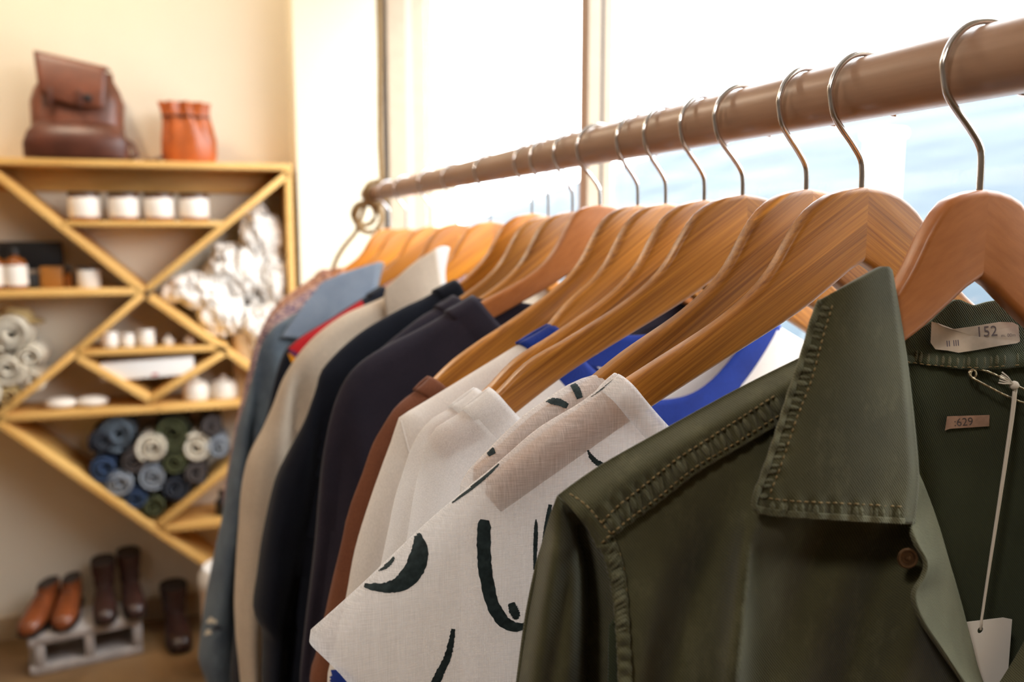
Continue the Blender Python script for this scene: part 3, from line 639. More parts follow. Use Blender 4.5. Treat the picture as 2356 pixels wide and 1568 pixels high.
def over_band(name, p0, p1, w0, w1, bv, mat, parent, lift=0.003, n=30, m=10):
    """strip of cloth sewn along the shoulder, following the front surface below the shoulder edge"""
    c = catmull([(*p, 0) for p in p0], n); d = catmull([(*p, 0) for p in p1], n); V = []; ok = []
    for a, b_ in zip(c, d):
        for k in range(m):
            q_ = a.lerp(b_, k / (m - 1)); h = cast(q_.x, q_.y, bv, lift); ok.append(h is not None); V.append(h or Vector())
    Fc = [q_ for q_ in grid_f(n, m) if all(ok[t] for t in q_)]; used = sorted({t for q_ in Fc for t in q_}); mp = {t: k for k, t in enumerate(used)}
    if Fc: return mobj(name, [V[t] for t in used], [tuple(mp[t] for t in q_) for q_ in Fc], mat, parent)
b13 = BV[13]
over_band('red_stripe', [(832, 690), (760, 735), (700, 771), (664, 800)], [(842, 712), (775, 762), (720, 800), (684, 826)], 0, 0, b13, 'stripe_red', striped)
over_band('purple_stripe', [(775, 763), (735, 790), (700, 815), (668, 803)], [(778, 768), (740, 797), (690, 822), (664, 812)], 0, 0, b13, 'stripe_purple', striped, lift=0.0036)
over_band('yellow_stripe', [(778, 768), (740, 797), (700, 816), (662, 812)], [(790, 795), (750, 822), (710, 845), (670, 832)], 0, 0, b13, 'stripe_yellow', striped)
denim, f14, _ = garment('denim_shirt', 'faded blue denim shirt with a pointed collar and a ripped sleeve', 'shirt', 14,
    [(770, 668), (720, 700), (668, 728), (630, 752), (604, 788), (592, 826), (584, 860), (570, 920), (551, 1000), (532, 1100), (518, 1190), (503, 1265), (490, 1330), (478, 1395), (468, 1470), (463, 1530), (475, 1568)],
    T=(0.013, 0.044), zcf=-0.16, zcb=-0.10, mats=('denim_blue',), fold=(0.011, 42), seed=16, sleeve=0.30)
leaf(f14, 'collar', [(742, 648), (800, 624), (872, 602)], [(645, 776), (740, 775), (856, 700)], [(742, 648), (690, 712), (645, 776)], [(872, 602), (866, 640), (856, 700)], -0.020, -0.006, 'denim_light', denim, 0.0025)
leaf(f14, 'collar_lining', [(866, 606), (874, 602), (884, 605)], [(852, 700), (858, 702), (866, 704)], [(866, 606), (862, 650), (852, 700)], [(884, 605), (872, 650), (866, 704)], -0.010, 0.0, 'denim_pale', denim)
b14 = BV[14]
for k, (x, y, rr) in enumerate(((485, 1428, 14), (500, 1445, 10), (478, 1455, 9))):
    stroke('tear', [(x - rr, y + 4), (x, y - 2), (x + rr, y + 3)], [4, 12, 4], b14, 'ivory_cloth' if k != 1 else 'denim_dark', denim, n=14, m=4, lift=0.002, jag=2.5, seed=30 + k)
garment('patterned_blouse', 'rose and navy patterned blouse behind the denim shirt', 'shirt', 15,
    [(775, 634), (735, 652), (690, 680), (640, 715), (605, 752), (585, 800), (574, 850), (562, 905), (550, 960), (535, 1050), (520, 1150)],
    T=(0.013, 0.04), zcf=-0.15, zcb=-0.10, mats=('pattern_rose',), fold=(0.008, 40), band=0.016, seed=17, sleeve=0.29)
garment('patterned_blouse', 'terracotta patterned blouse, last garment at the far end of the rail', 'shirt', 16,
    [(728, 632), (700, 652), (670, 672), (640, 698), (612, 735), (596, 780), (588, 840), (580, 900), (572, 980)],
    T=(0.013, 0.04), zcf=-0.15, zcb=-0.10, mats=('pattern_terracotta',), fold=(0.008, 40), band=0.016, seed=18)

stroke('blue_cuff', [(735, 1590), (765, 1556), (800, 1575), (830, 1610)], [30, 46, 46, 30], BV[6], 'rib_blue', ringer, n=24, m=8, lift=0.002, jag=0.3)
# ---- seams on the sweatshirts and the ringer tee
def seam(name, path, bv, rad, mat, parent, lift=0.0003):
    q_ = [cast(p.x, p.y, bv, lift) for p in catmull([(*p, 0) for p in path], 40)]; q_ = [p for p in q_ if p is not None]
    if len(q_) > 3: return tube(name, q_, rad, mat, parent, 6)
seam('shoulder_seam', [(922, 968), (928, 990), (938, 1030), (950, 1075)], BV[6], 0.0009, 'knit_cream', ringer)
for k in range(2): tube('tag_thread', [f6.w(-0.062 + 0.004 * k, -0.026, -0.165), f6.w(-0.060 + 0.004 * k, -0.030, -0.180), f6.w(-0.061 + 0.003 * k, -0.031, -0.196)], 0.0005, 'paper_white', ringer, 6)

# ================================================================== OLIVE JACKET (hanger 1)
J1 = Frame(1); Z1 = -0.66
jk = thing('field_jacket', 'olive green cotton field jacket with pointed collar, worn double-stitched seams', 'jacket', J1.w(0, 0, Z1), J1.rot)
def mir(p):
    """the wearer's other half: the same shape on the far side of the front opening"""
    q_ = p - J1.O; u = q_.dot(J1.d); y = q_.dot(J1.n); return J1.w(0.05 - u * 0.9, y, q_.z - H)
JP, JM = {}, {}
def jpatch(name, top, bottom, left, right, yf, mat, U=60, W=70, mirror=True, thick=0.0014, parent=None, mparent=None):
    G, Fc = patch(top, bottom, left, right, U, W); V = [J1.px(x, y, yf(x, y, u, v)) for x, y, u, v in G]
    o = mobj(name, V, Fc, mat, parent or jk); solid(o, thick, 0); JP[name] = o
    if mirror: o2 = solid(mobj(name, [mir(p) for p in V], [q_[::-1] for q_ in Fc], mat, mparent or jk), thick, 0); JM[name] = o2
    return BVHTree.FromPolygons(V, Fc)
def fy(x, y, u, v):
    base = -0.004 - 0.011 * sm(0, 0.10, v) - 0.014 * sm(0.1, 0.9, v)
    fold_ = 0.007 * math.sin((x - 1500 + 0.12 * (y - 1200)) / 58.0) + 0.0045 * math.sin((x + 0.35 * y) / 33.0 + 1.0)
    crease = -0.010 * math.exp(-((x - (1725 - 0.09 * (y - 1190))) / 30) ** 2) + 0.013 * sm(1722, 1752, x + 0.09 * (y - 1190)) * sm(1180, 1300, y)
    return base + (fold_ + crease) * sm(1120, 1400, y + 0.25 * (x - 1400)) * sm(0, 0.12, u)
OUT[1] = [J1.uz(*p) for p in [(1890, 800), (1700, 893), (1500, 1003), (1390, 1065), (1320, 1112), (1285, 1138)]]
ARMH = [(1285, 1138), (1318, 1172), (1352, 1215), (1385, 1268), (1404, 1325), (1414, 1390), (1420, 1470), (1424, 1568), (1426, 1720)]
bv_front = jpatch('front_panel', [(1285, 1138), (1320, 1112), (1390, 1065), (1500, 1003), (1700, 893), (1890, 800)], [(1426, 1720), (1700, 1735), (2000, 1725), (2315, 1710)], ARMH,
    [(1890, 800), (1990, 930), (2060, 1100), (2092, 1205), (2106, 1250), (2128, 1292), (2122, 1325), (2100, 1368), (2118, 1425), (2165, 1495), (2215, 1568), (2315, 1710)], fy, 'olive_twill', 90, 90)
def wave_y(x, y): return 0.0011 * math.sin((x * 0.8 - y * 0.55) / 5.2)
def yy(x, y, u, v):
    return fy(x, y, u, v * 0.22) - 0.0022 - 0.0012 * sm(0.0, 0.2, v) + (0.0010 * math.sin((x * 0.85 - y * 0.5) / 5.6 + 2 * math.sin(x / 60)) * sm(0.45, 0.6, v) * (1 - sm(0.95, 1.0, v)))
bv_yoke = jpatch('shoulder_yoke', [(1283, 1139), (1320, 1111), (1390, 1064), (1500, 1002), (1700, 892), (1885, 800)], [(1376, 1262), (1440, 1210), (1512, 1158), (1603, 1088), (1700, 1030), (1860, 935)],
    [(1283, 1139), (1318, 1174), (1350, 1215), (1376, 1262)], [(1885, 800), (1878, 860), (1860, 935)], yy, 'olive_twill', 110, 40)
def ys(x, y, u, v): return -0.0185 - 0.012 * v + 0.0012 * math.sin(y / 6.5 + 1.5 * math.sin(y / 40)) * sm(0.05, 0.25, v) - 0.0012
bv_arm = jpatch('armhole_seam', [(1378, 1256), (1395, 1246), (1412, 1234)], [(1426, 1720), (1440, 1720), (1458, 1720)], [(1378, 1256), (1392, 1290), (1404, 1340), (1413, 1400), (1419, 1480), (1423, 1568), (1426, 1720)],
    [(1412, 1234), (1430, 1285), (1441, 1348), (1447, 1435), (1452, 1543), (1458, 1720)], lambda x, y, u, v: fy(x, y, 0.05, 0.2 + 0.8 * v) - 0.0024 + 0.0011 * math.sin(y / 6.5 + 1.5 * math.sin(y / 40)) * math.sin(math.pi * u), 'olive_twill', 14, 120)
def yslv(x, y, u, v):
    return -0.010 + 0.014 * sm(0.02, 0.22, v) - 0.018 * math.sin(math.pi * min(1, u * 1.6)) * sm(0, 0.25, v) + 0.026 * sm(0.48, 0.82, u) * sm(0.06, 0.22, v) + 0.004 * math.sin(u * 17 + v * 3) * sm(0.1, 0.4, v)
jpatch('sleeve', [(1283, 1140), (1284, 1141), (1290, 1146)], [(1172, 1720), (1300, 1725), (1440, 1720)], [(1283, 1140), (1268, 1185), (1252, 1240), (1232, 1310), (1210, 1420), (1190, 1568), (1172, 1720)],
    [(1290, 1146), (1325, 1180), (1365, 1225), (1395, 1275), (1412, 1335), (1424, 1430), (1430, 1568), (1440, 1720)], yslv, 'olive_twill', 50, 70)
jpatch('sleeve_back', [(1283, 1140), (1284, 1141), (1290, 1146)], [(1172, 1720), (1300, 1725), (1440, 1720)], [(1283, 1140), (1268, 1185), (1252, 1240), (1232, 1310), (1210, 1420), (1190, 1568), (1172, 1720)],
    [(1290, 1146), (1325, 1180), (1365, 1225), (1395, 1275), (1412, 1335), (1424, 1430), (1430, 1568), (1440, 1720)], lambda x, y, u, v: 0.004 + 0.018 * math.sin(math.pi * u) * sm(0, 0.3, v), 'olive_twill', 30, 40)
# back of the jacket, seen from inside through the open neck
V = []; RB, CB = 60, 60
for i in range(RB):
    v_ = i / (RB - 1)
    for j in range(CB):
        s = -1 + 2 * j / (CB - 1); hw = 0.10 + 0.092 * sm(0, 0.14, v_); u = s * hw + 0.004
        ztop = -0.066 - 0.070 * abs(s) ** 1.6 * sm(0, 0.10, v_) - 0.004 * (1 - abs(s)); z = ztop + (Z1 - ztop) * v_ ** 1.15
        y = 0.004 + 0.024 * (1 - abs(s) ** 4) * (0.45 + 0.55 * sm(0, 0.15, v_)) + 0.003 * math.sin(u * 42 + 1) * sm(0.1, 0.4, v_)
        V.append(J1.w(u, y, z))
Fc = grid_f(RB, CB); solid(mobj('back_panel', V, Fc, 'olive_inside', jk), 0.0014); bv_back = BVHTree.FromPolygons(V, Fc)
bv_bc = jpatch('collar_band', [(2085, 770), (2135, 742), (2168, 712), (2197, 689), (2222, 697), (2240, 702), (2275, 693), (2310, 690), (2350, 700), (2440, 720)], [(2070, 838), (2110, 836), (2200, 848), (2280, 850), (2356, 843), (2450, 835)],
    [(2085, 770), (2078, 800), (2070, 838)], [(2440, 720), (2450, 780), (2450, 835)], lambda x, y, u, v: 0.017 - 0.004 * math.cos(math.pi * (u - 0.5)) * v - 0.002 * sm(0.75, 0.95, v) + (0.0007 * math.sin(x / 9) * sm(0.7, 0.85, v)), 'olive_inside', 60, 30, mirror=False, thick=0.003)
# collar leaf lying on the front, and the turned-back front edge
def yc(x, y, u, v):
    e = min(u * 1.0, 1) ; edge = sm(0.16, 0.05, u) + sm(0.88, 0.97, v)
    rip = 0.0008 * math.sin((y if u < 0.2 and v < 0.88 else x) / 7.5 + 1.3 * math.sin(y / 50)) * min(1, edge)
    return -0.024 - 0.008 * sm(0, 0.9, v) - 0.005 * math.sin(math.pi * u) + 0.012 * sm(0.93, 1.0, u) * (1 - 0.3 * v) + rip
bv_leaf = jpatch('collar', [(1885, 690), (1925, 668), (1985, 636), (2030, 613), (2046, 622)], [(1734, 1170), (1752, 1180), (1830, 1186), (1960, 1195), (2098, 1203)],
    [(1885, 690), (1870, 728), (1845, 815), (1815, 905), (1785, 1000), (1750, 1100), (1732, 1148), (1734, 1170)], [(2046, 622), (2060, 700), (2078, 810), (2093, 930), (2106, 1060), (2107, 1120), (2098, 1203)], yc, 'olive_twill', 70, 90, thick=0.003)
jpatch('collar_rim', [(1884, 689), (1887, 692), (1890, 695)], [(1731, 1168), (1736, 1172), (1742, 1174)], [(1884, 689), (1868, 728), (1843, 815), (1813, 905), (1783, 1000), (1748, 1100), (1729, 1148), (1731, 1168)],
    [(1894, 697), (1880, 730), (1854, 817), (1824, 907), (1794, 1002), (1759, 1103), (1741, 1148), (1742, 1174)], lambda x, y, u, v: yc(x, y, 0.03, v) - 0.0016, 'olive_edge', 6, 90, thick=0.002, parent=JP['collar'], mparent=JM['collar'])
jpatch('collar_rim', [(1733, 1160), (1800, 1172), (1960, 1183), (2098, 1192)], [(1740, 1180), (1800, 1187), (1960, 1198), (2097, 1205)], [(1733, 1160), (1733, 1170), (1740, 1180)], [(2098, 1192), (2098, 1198), (2097, 1205)], lambda x, y, u, v: yc(x, y, u, 0.97) - 0.0013, 'olive_edge', 70, 6, thick=0.002, parent=JP['collar'], mparent=JM['collar'])
jpatch('front_facing', [(2098, 1085), (2102, 1083), (2107, 1082)], [(2315, 1710), (2320, 1710), (2325, 1710)], [(2098, 1085), (2096, 1150), (2092, 1205), (2106, 1250), (2128, 1292), (2122, 1325), (2100, 1368), (2118, 1425), (2165, 1495), (2215, 1568), (2315, 1710)],
    [(2107, 1082), (2128, 1130), (2155, 1205), (2180, 1290), (2205, 1375), (2230, 1470), (2258, 1568), (2325, 1710)], lambda x, y, u, v: -0.019 - 0.015 * sm(0.08, 0.25, v) + (0.012 + 0.018 * sm(0.05, 0.25, v)) * u + 0.003 * math.sin(v * 9), 'olive_edge', 24, 80, thick=0.002)
# thread: rows of stitches, each row a part
ST = [([(1385, 1200), (1422, 1163), (1476, 1120), (1559, 1054), (1621, 1014), (1790, 905)], bv_yoke), ([(1384, 1248), (1440, 1199), (1512, 1145), (1603, 1072), (1693, 1018), (1800, 950)], bv_yoke),
      ([(1300, 1170), (1316, 1181), (1353, 1225), (1374, 1253)], bv_yoke), ([(1311, 1135), (1346, 1159), (1385, 1203), (1408, 1230)], bv_yoke),
      ([(1386, 1274), (1400, 1319), (1409, 1380), (1414, 1435), (1421, 1560)], bv_front), ([(1413, 1240), (1429, 1283), (1440, 1348), (1445, 1435), (1451, 1562)], bv_front),
      ([(1915, 702), (1895, 770), (1868, 870), (1832, 965), (1800, 1060), (1772, 1135), (1768, 1148)], bv_leaf), ([(1768, 1146), (1840, 1153), (1960, 1158), (2096, 1166)], bv_leaf),
      ([(2085, 832), (2150, 840), (2250, 845), (2356, 838)], bv_bc)]
for path, bv in ST:
    vf = stitch_vf(path, bv, 10, 5, 0.00042 if path[0][0] < 2000 else 0.0003, 0.0019)
    if vf[0]: mobj('stitching', vf[0], vf[1], 'ochre_thread', {id(bv_yoke): JP['shoulder_yoke'], id(bv_front): JP['front_panel'], id(bv_leaf): JP['collar'], id(bv_bc): JP['collar_band']}[id(bv)])
# puckers of worn cloth between two rows of stitches
def puckers(la, lb, bv, n, parent, rad=0.0010, seed=1, slant=0.012, lift=0.0003):
    a = catmull([(*p, 0) for p in la], 300); b_ = catmull([(*p, 0) for p in lb], 300); rnd = random.Random(seed); out = []
    for k in range(n):
        i = int(299 * (k + 0.5 + rnd.uniform(-0.25, 0.25)) / n); j = max(0, min(299, i + int(300 * slant * rnd.uniform(0.3, 1.4))))
        q_ = [cast(*(a[i].lerp(b_[j], t).xy), bv, lift) for t in (0.08, 0.3, 0.55, 0.8, 0.95)]
        if all(p is not None for p in q_): r = rad * rnd.uniform(0.65, 1.25); out.append(tube_vf(q_, [r * 0.3, r * 0.9, r, r * 0.8, r * 0.25], 8))
    if out: vf = join_vf(out); mobj('puckers', vf[0], vf[1], 'olive_edge', parent)
puckers([(1385, 1200), (1422, 1163), (1476, 1120), (1559, 1054), (1621, 1014), (1790, 905)], [(1384, 1248), (1440, 1199), (1512, 1145), (1603, 1072), (1693, 1018), (1800, 950)], bv_yoke, 30, JP['shoulder_yoke'], 0.0014, 1, 0.03)
puckers([(1311, 1137), (1346, 1161), (1380, 1200)], [(1290, 1160), (1320, 1188), (1358, 1232)], bv_yoke, 7, JP['shoulder_yoke'], 0.0012, 2)
puckers([(1388, 1274), (1400, 1319), (1409, 1380), (1414, 1435), (1421, 1600)], [(1415, 1240), (1429, 1283), (1440, 1348), (1445, 1435), (1451, 1600)], bv_arm, 26, JP['armhole_seam'], 0.0013, 3, 0.0)
puckers([(1886, 698), (1870, 735), (1840, 830), (1805, 935), (1775, 1030), (1745, 1110), (1736, 1150)], [(1912, 706), (1893, 770), (1866, 870), (1830, 965), (1798, 1060), (1772, 1130), (1767, 1146)], bv_leaf, 26, JP['collar'], 0.0012, 4, 0.0, 0.0017)
puckers([(1770, 1150), (1840, 1156), (1960, 1161), (2094, 1169)], [(1766, 1182), (1840, 1187), (1960, 1195), (2094, 1202)], bv_leaf, 19, JP['collar'], 0.0012, 5, 0.0, 0.0017)
puckers([(2100, 800), (2160, 815), (2250, 818), (2350, 808)], [(2095, 834), (2150, 840), (2250, 845), (2350, 836)], bv_bc, 16, JP['collar_band'], 0.0009, 6, 0.0, 0.0016)
# brass button on the turned front edge
bp = J1.px(2086, 1282, -0.029)
def disc(name, c, nrm, prof, mat, parent, seg=24):
    nrm = Vector(nrm).normalized(); a = nrm.orthogonal().normalized(); b_ = nrm.cross(a); v, f = lathe_vf(prof, seg=seg)
    return mobj(name, [c + a * p[0] + b_ * p[1] + nrm * p[2] for p in v], f, mat, parent, sharp=40)
disc('button', bp, (-0.35, -0.9, 0.1), [(0.0034, 0), (0.0046, 0.0004), (0.0050, 0.0012), (0.0043, 0.0020), (0.0034, 0.0018), (0.0030, 0.0010), (0.0014, 0.0010), (0.0010, 0.0018), (0.0003, 0.0020)], 'brass', jk)
# labels sewn inside the neck
def flat_poly(name, pts, bv, mat, parent, lift, off=0.0):
    q_ = [cast(x, y, bv, lift) for x, y in pts]; q_ = [p for p in q_ if p is not None]; c = sum(q_, Vector()) / len(q_)
    fwd = ray(*pts[0]).normalized() * 0.0006
    V = q_ + [c] + [p + fwd for p in q_] + [c + fwd]; n = len(q_)
    Fc = [(i, (i + 1) % n, n) for i in range(n)] + [((i + 1) % n + n + 1, i + n + 1, 2 * n + 1) for i in range(n)] + [(i, i + n + 1, (i + 1) % n + n + 1, (i + 1) % n) for i in range(n)]
    return mobj(name, V, Fc, mat, parent, smooth=False)
def text_on(name, txt, centre, right, size_px, bv_lift, mat, parent, bv, slant=0.0):
    """lettering as thin meshes lying on a label; centre and right are pixels giving place and baseline"""
    cu = bpy.data.curves.new(name, 'FONT'); cu.body = txt; cu.align_x = 'CENTER'; cu.align_y = 'CENTER'; cu.size = 1.0; cu.extrude = 0.0; cu.resolution_u = 3
    o = bpy.data.objects.new(name, cu); COL.objects.link(o); bpy.context.view_layer.update()
    me = o.evaluated_get(bpy.context.evaluated_depsgraph_get()).to_mesh(); vs_ = [p.co.copy() for p in me.vertices]; fs = [tuple(p.vertices) for p in me.polygons]
    bpy.data.objects.remove(o, do_unlink=True); bpy.data.curves.remove(cu)
    ex = Vector((right[0] - centre[0], right[1] - centre[1])).normalized(); ey = Vector((ex.y, -ex.x)); V = []
    for p in vs_:
        q_ = Vector(centre) + ex * (p.x * size_px) + ey * (p.y * size_px); h = cast(q_.x, q_.y, bv, bv_lift)
        V.append(h if h is not None else CAM + ray(q_.x, q_.y).normalized() * 0.4)
    return mobj(name, V, fs, mat, parent, smooth=False)
LB = [(2143, 739), (2155, 742), (2168, 750), (2190, 757), (2240, 750), (2300, 740), (2330, 741), (2343, 748), (2347, 785), (2340, 789), (2300, 795), (2240, 806), (2205, 811), (2180, 806), (2152, 803), (2141, 788)]
lab = flat_poly('cloth_label', LB, bv_bc, 'paper_label', jk, 0.0045)
text_on('label_number', '152', (2270, 763), (2300, 761), 34, 0.0050, 'ink_grey', lab, bv_bc)
text_on('label_stamp', 'II III', (2192, 790), (2230, 787), 20, 0.0050, 'ink_violet', lab, bv_bc)
text_on('label_number', 'm. 00m', (2320, 771), (2340, 770), 11, 0.0050, 'ink_grey', lab, bv_bc)
pat_ = flat_poly('paper_patch', [(2179, 957), (2277, 954), (2276, 980), (2182, 986), (2174, 990)], bv_back, 'pink_label', jk, 0.0035)
text_on('patch_number', ':629', (2217, 971), (2250, 969), 26, 0.0040, 'ink_grey', pat_, bv_back)
# safety pin with the swing tag
def JB(x, y, l): return cast(x, y, bv_back, l) or J1.px(x, y, 0.02)
pin = thing('safety_pin', 'brass safety pin fastened inside the neck of the olive jacket', 'safety pin', J1.px(2240, 862, 0.012))
ppts = [(2400, 935), (2356, 926), (2320, 912), (2280, 892), (2250, 876), (2236, 868), (2229, 860), (2231, 852), (2239, 850), (2245, 856), (2244, 866), (2237, 869), (2232, 862), (2238, 850), (2262, 851), (2300, 866), (2356, 895), (2400, 915)]
tube('wire', [J1.px(x, y, 0.0095 + 0.0004 * (k % 3)) for k, (x, y) in enumerate([(p.x, p.y) for p in catmull([(*p, 0) for p in ppts], 90)])], 0.00062, 'steel_pin', pin, 8)
hd = [J1.px(2392, 910, 0.0095), J1.px(2425, 930, 0.0095)]; tube('clasp', [hd[0], hd[0].lerp(hd[1], 0.3), hd[1]], [0.0018, 0.0026, 0.0014], 'steel_pin', pin, 10)
tagr = thing('price_tag', 'blank white card tag hanging on a white string inside the olive jacket', 'tag', J1.px(2256, 1500, 0.004))
for dx, r in ((0, 0.0007), (5, 0.0007)):
    tube('string', [J1.px(x + dx * (1 - k / 30), y, 0.008) for k, (x, y) in enumerate([(p.x, p.y) for p in catmull([(2333, 890, 0), (2326, 960, 0), (2300, 1140, 0), (2276, 1300, 0), (2258, 1425, 0), (2256, 1448, 0)], 31)])], r, 'white_thread', tagr, 6)
kn = J1.px(2333, 886, 0.007); v, f = lathe_vf([(0.0004, -0.0024), (0.0022, -0.0012), (0.0026, 0.0004), (0.0018, 0.0018), (0.0004, 0.0024)], kn, 12); mobj('knot', v, f, 'white_thread', tagr)
for k in range(5): tube('fray', [J1.px(2330, 882, 0.006), J1.px(2318 - 2 * k, 874 + 4 * (k - 2), 0.005), J1.px(2306 - 2 * k, 868 + 6 * (k - 2), 0.004)], 0.0004, 'white_thread', tagr, 5)
# card with a punched hole
hc = J1.px(2256, 1449, 0.008)
V, n = [], 20; hw = 0.016
for t in (0, 1):
    for k in range(n):
        a = 2 * math.pi * k / n; c_, s_ = math.cos(a), math.sin(a); V.append(hc + J1.d * (0.0019 * c_) + Vector((0, 0, 0.0019 * s_)) + J1.n * (0.0006 * t))
    for k in range(n):
        a = 2 * math.pi * k / n; c_, s_ = math.cos(a), math.sin(a); m_ = max(abs(c_), abs(s_)); x_ = c_ / m_; z_ = s_ / m_
        V.append(hc + J1.d * (x_ * (0.020 if x_ > 0 else 0.012)) + Vector((0, 0, z_ * 0.0055 if z_ > 0 else z_ * 0.075)) + J1.n * (0.0006 * t))
Fc = []
for k in range(n):
    k2 = (k + 1) % n; Fc += [(k, k2, n + k2, n + k), (2 * n + k, 3 * n + k, 3 * n + k2, 2 * n + k2), (n + k, n + k2, 3 * n + k2, 3 * n + k), (k, 2 * n + k, 2 * n + k2, k2)]
mobj('card', V, Fc, 'paper_white', tagr, smooth=False)

# ================================================================== HANGERS (each arm lies just under the cloth it carries)
def interp(pts, u):
    for (a, za), (b_, zb) in zip(pts, pts[1:]):
        if b_ <= u <= a: return za + (zb - za) * (a - u) / max(1e-9, a - b_)
    return None
for i, (Y, zt, th, kind) in HG.items():
    top, bot = ([list(p) for p in (TOP8 if kind == 'beech' else TOP)], [list(p) for p in (BOT8 if kind == 'beech' else BOT)])
    o_ = OUT.get(i)
    if i == 1:
        for q_ in top + bot: q_[0] *= 0.87
    if o_:
        for q_ in top:
            lim = interp(o_, q_[0])
            if lim is not None and q_[1] > lim - zt - 0.0045:
                if DEBUG: print('CLIP', i, round(q_[0], 3), round(q_[1] - (lim - zt - 0.0045), 4))
                q_[1] = lim - zt - 0.0045
        for q_ in bot[:3]:
            t_ = interp([tuple(p) for p in top], max(q_[0], -0.2179))
            if t_ is not None: q_[1] = min(q_[1], t_ - 0.0215)
    hg = thing('wooden_hanger', HL[i], 'clothes hanger', (XR, Y, H + zt), math.radians(th), 'wooden hangers on the rail')
    me = arm_mesh(top, bot); me.materials.append(MAT[kind])
    for s in (1, -1):
        a = bpy.data.objects.new('arm', me); COL.objects.link(a); a.parent = hg; a.scale = (s, 1, 1)
    vf = tube_vf(hook_path(zt), 0.00175, 10); mobj('hook', vf[0], vf[1], 'chrome', hg, world=False)

# ================================================================== WALL SHELF AND WHAT STANDS ON IT
shelf = thing('wall_shelf', 'pale pine lattice wall shelf of crossing diagonal boards beside the window', 'shelf', (0.0, YB, 0.30))
PXM = F / 3.2
def SP(px, py, Y=YP): return onY(px, py, Y)
def board(a, b_, t=0.024, y0=YP, y1=YB - 0.004, top=False, name='board', mat='pine'):
    """plank whose front edge runs between two pixels on the shelf's front plane (top=True: the line is its upper face)"""
    A, B = SP(*a), SP(*b_); d = (B - A); L = d.length; ang = math.atan2(d.z, d.x)
    if top: ang = 0.0; L = abs(d.x)
    mtx = Matrix.Translation((A.x, 0, (A.z + B.z) / 2 if top else A.z)) @ Matrix.Rotation(-ang, 4, 'Y')
    z0, z1 = (-t, 0) if top else (-t / 2, t / 2)
    o = box(name, (0, L, y0, y1, z0, z1), mat, None, bev=0.002, world=False); me = o.data
    o.parent = shelf; o.matrix_local = frame_of(shelf).inverted() @ mtx; return (A.z + B.z) / 2
zt_top = board((-330, 360), (672, 372), top=True, t=0.022)
PB = SP(682, 700).z
box('side_post', (0.262, 0.286, YP, YB - 0.004, 0.12, zt_top - 0.022), 'pine', shelf, bev=0.002)
box('side_post', (SP(-330, 400).x, SP(-330, 400).x + 0.024, YP, YB - 0.004, 0.60, zt_top - 0.022), 'pine', shelf, bev=0.002)
box('back_rail', (SP(-330, 400).x + 0.024, 0.262, YB - 0.022, YB - 0.004, onY(300, 442, YB).z, zt_top - 0.022), 'pine', shelf, bev=0.002)
board((-30, 385), (330, 672)); board((342, 684), (545, 826)); board((545, 826), (640, 895))
board((664, 398), (338, 666)); board((326, 680), (172, 812)); board((172, 812), (-10, 962))
zt_left = board((-330, 668), (318, 668), top=True); zt_jar = board((140, 508), (512, 508), top=True, t=0.018)
zt_small = board((176, 800), (524, 800), top=True, t=0.020); zt_mid = board((-10, 950), (640, 922), top=True)
board((178, 824), (345, 921)); board((345, 921), (522, 808))
board((-330, 752), (-12, 968)); board((-12, 968), (364, 1226)); board((364, 1226), (600, 1382))
board((366, 1210), (640, 985)); zt_low = board((378, 1196), (668, 1196), top=True)
# ---- lofted bodies
def loft(name, rings, mat, parent, cap=True, world=False, sharp=50, seg=28):
    """rings: (centre, rx, ry, squareness, ripple) horizontal outlines stacked upwards"""
    V, Fc = [], []
    for c, rx, ry, e, rip in rings:
        for k in range(seg):
            a = 2 * math.pi * k / seg; ca, sa = math.cos(a), math.sin(a); x = math.copysign(abs(ca) ** e, ca); y = math.copysign(abs(sa) ** e, sa); m_ = 1 + rip * math.sin(a * 9 + c[2] * 12)
            V.append((c[0] + rx * x * m_, c[1] + ry * y * m_, c[2]))
    for i in range(len(rings) - 1):
        for k in range(seg): a, b_ = i * seg + k, i * seg + (k + 1) % seg; Fc.append((a, b_, b_ + seg, a + seg))
    if cap: Fc += [tuple(range(seg))[::-1], tuple((len(rings) - 1) * seg + k for k in range(seg))]
    return mobj(name, V, Fc, mat, parent, world=world, sharp=sharp)
# backpack
c = SP(184, 356, 3.31); bp_ = thing('leather_backpack', 'large dark brown leather backpack with a folded flap on top of the shelf', 'backpack', (c.x, 3.31, zt_top))
loft('body', [((0, 0, 0.004), .130, .075, .7, 0), ((0, 0, 0.05), .150, .085, .7, .01), ((0, .005, 0.12), .140, .080, .75, .015), ((.003, .01, 0.19), .142, .078, .8, .02), ((.005, .01, 0.235), .128, .065, .8, .03), ((.008, .012, 0.27), .108, .045, .8, .03), ((.010, .015, 0.295), .105, .025, .8, .02)], 'leather_brown', bp_)
V = []
for i in range(16):
    t = i / 15
    for j in range(14):
        s = -1 + 2 * j / 13; hw = 0.112 - 0.018 * t
        if t < 0.3: y, z = 0.035 - 0.10 * (t / 0.3), 0.325 - 0.012 * math.cos(t / 0.3 * 3.14) * 0 - 0.02 * s
        else: q_ = (t - 0.3) / 0.7; y, z = -0.065 - 0.02 * math.sin(q_ * 1.6), 0.325 - 0.02 * s - 0.135 * q_ - 0.018 * (1 - s * s) * q_
        V.append((s * hw - 0.003, y, z))
solid(mobj('flap', V, grid_f(16, 14), 'leather_brown', bp_, world=False), 0.004)
loft('front_pocket', [((0, -.06, 0.006), .160, .050, .7, 0), ((0, -.066, 0.05), .160, .058, .7, .01), ((0, -.064, 0.09), .145, .052, .75, .01), ((0, -.058, 0.118), .118, .036, .8, .01), ((0, -.05, 0.128), .09, .015, .8, 0)], 'leather_dark', bp_)
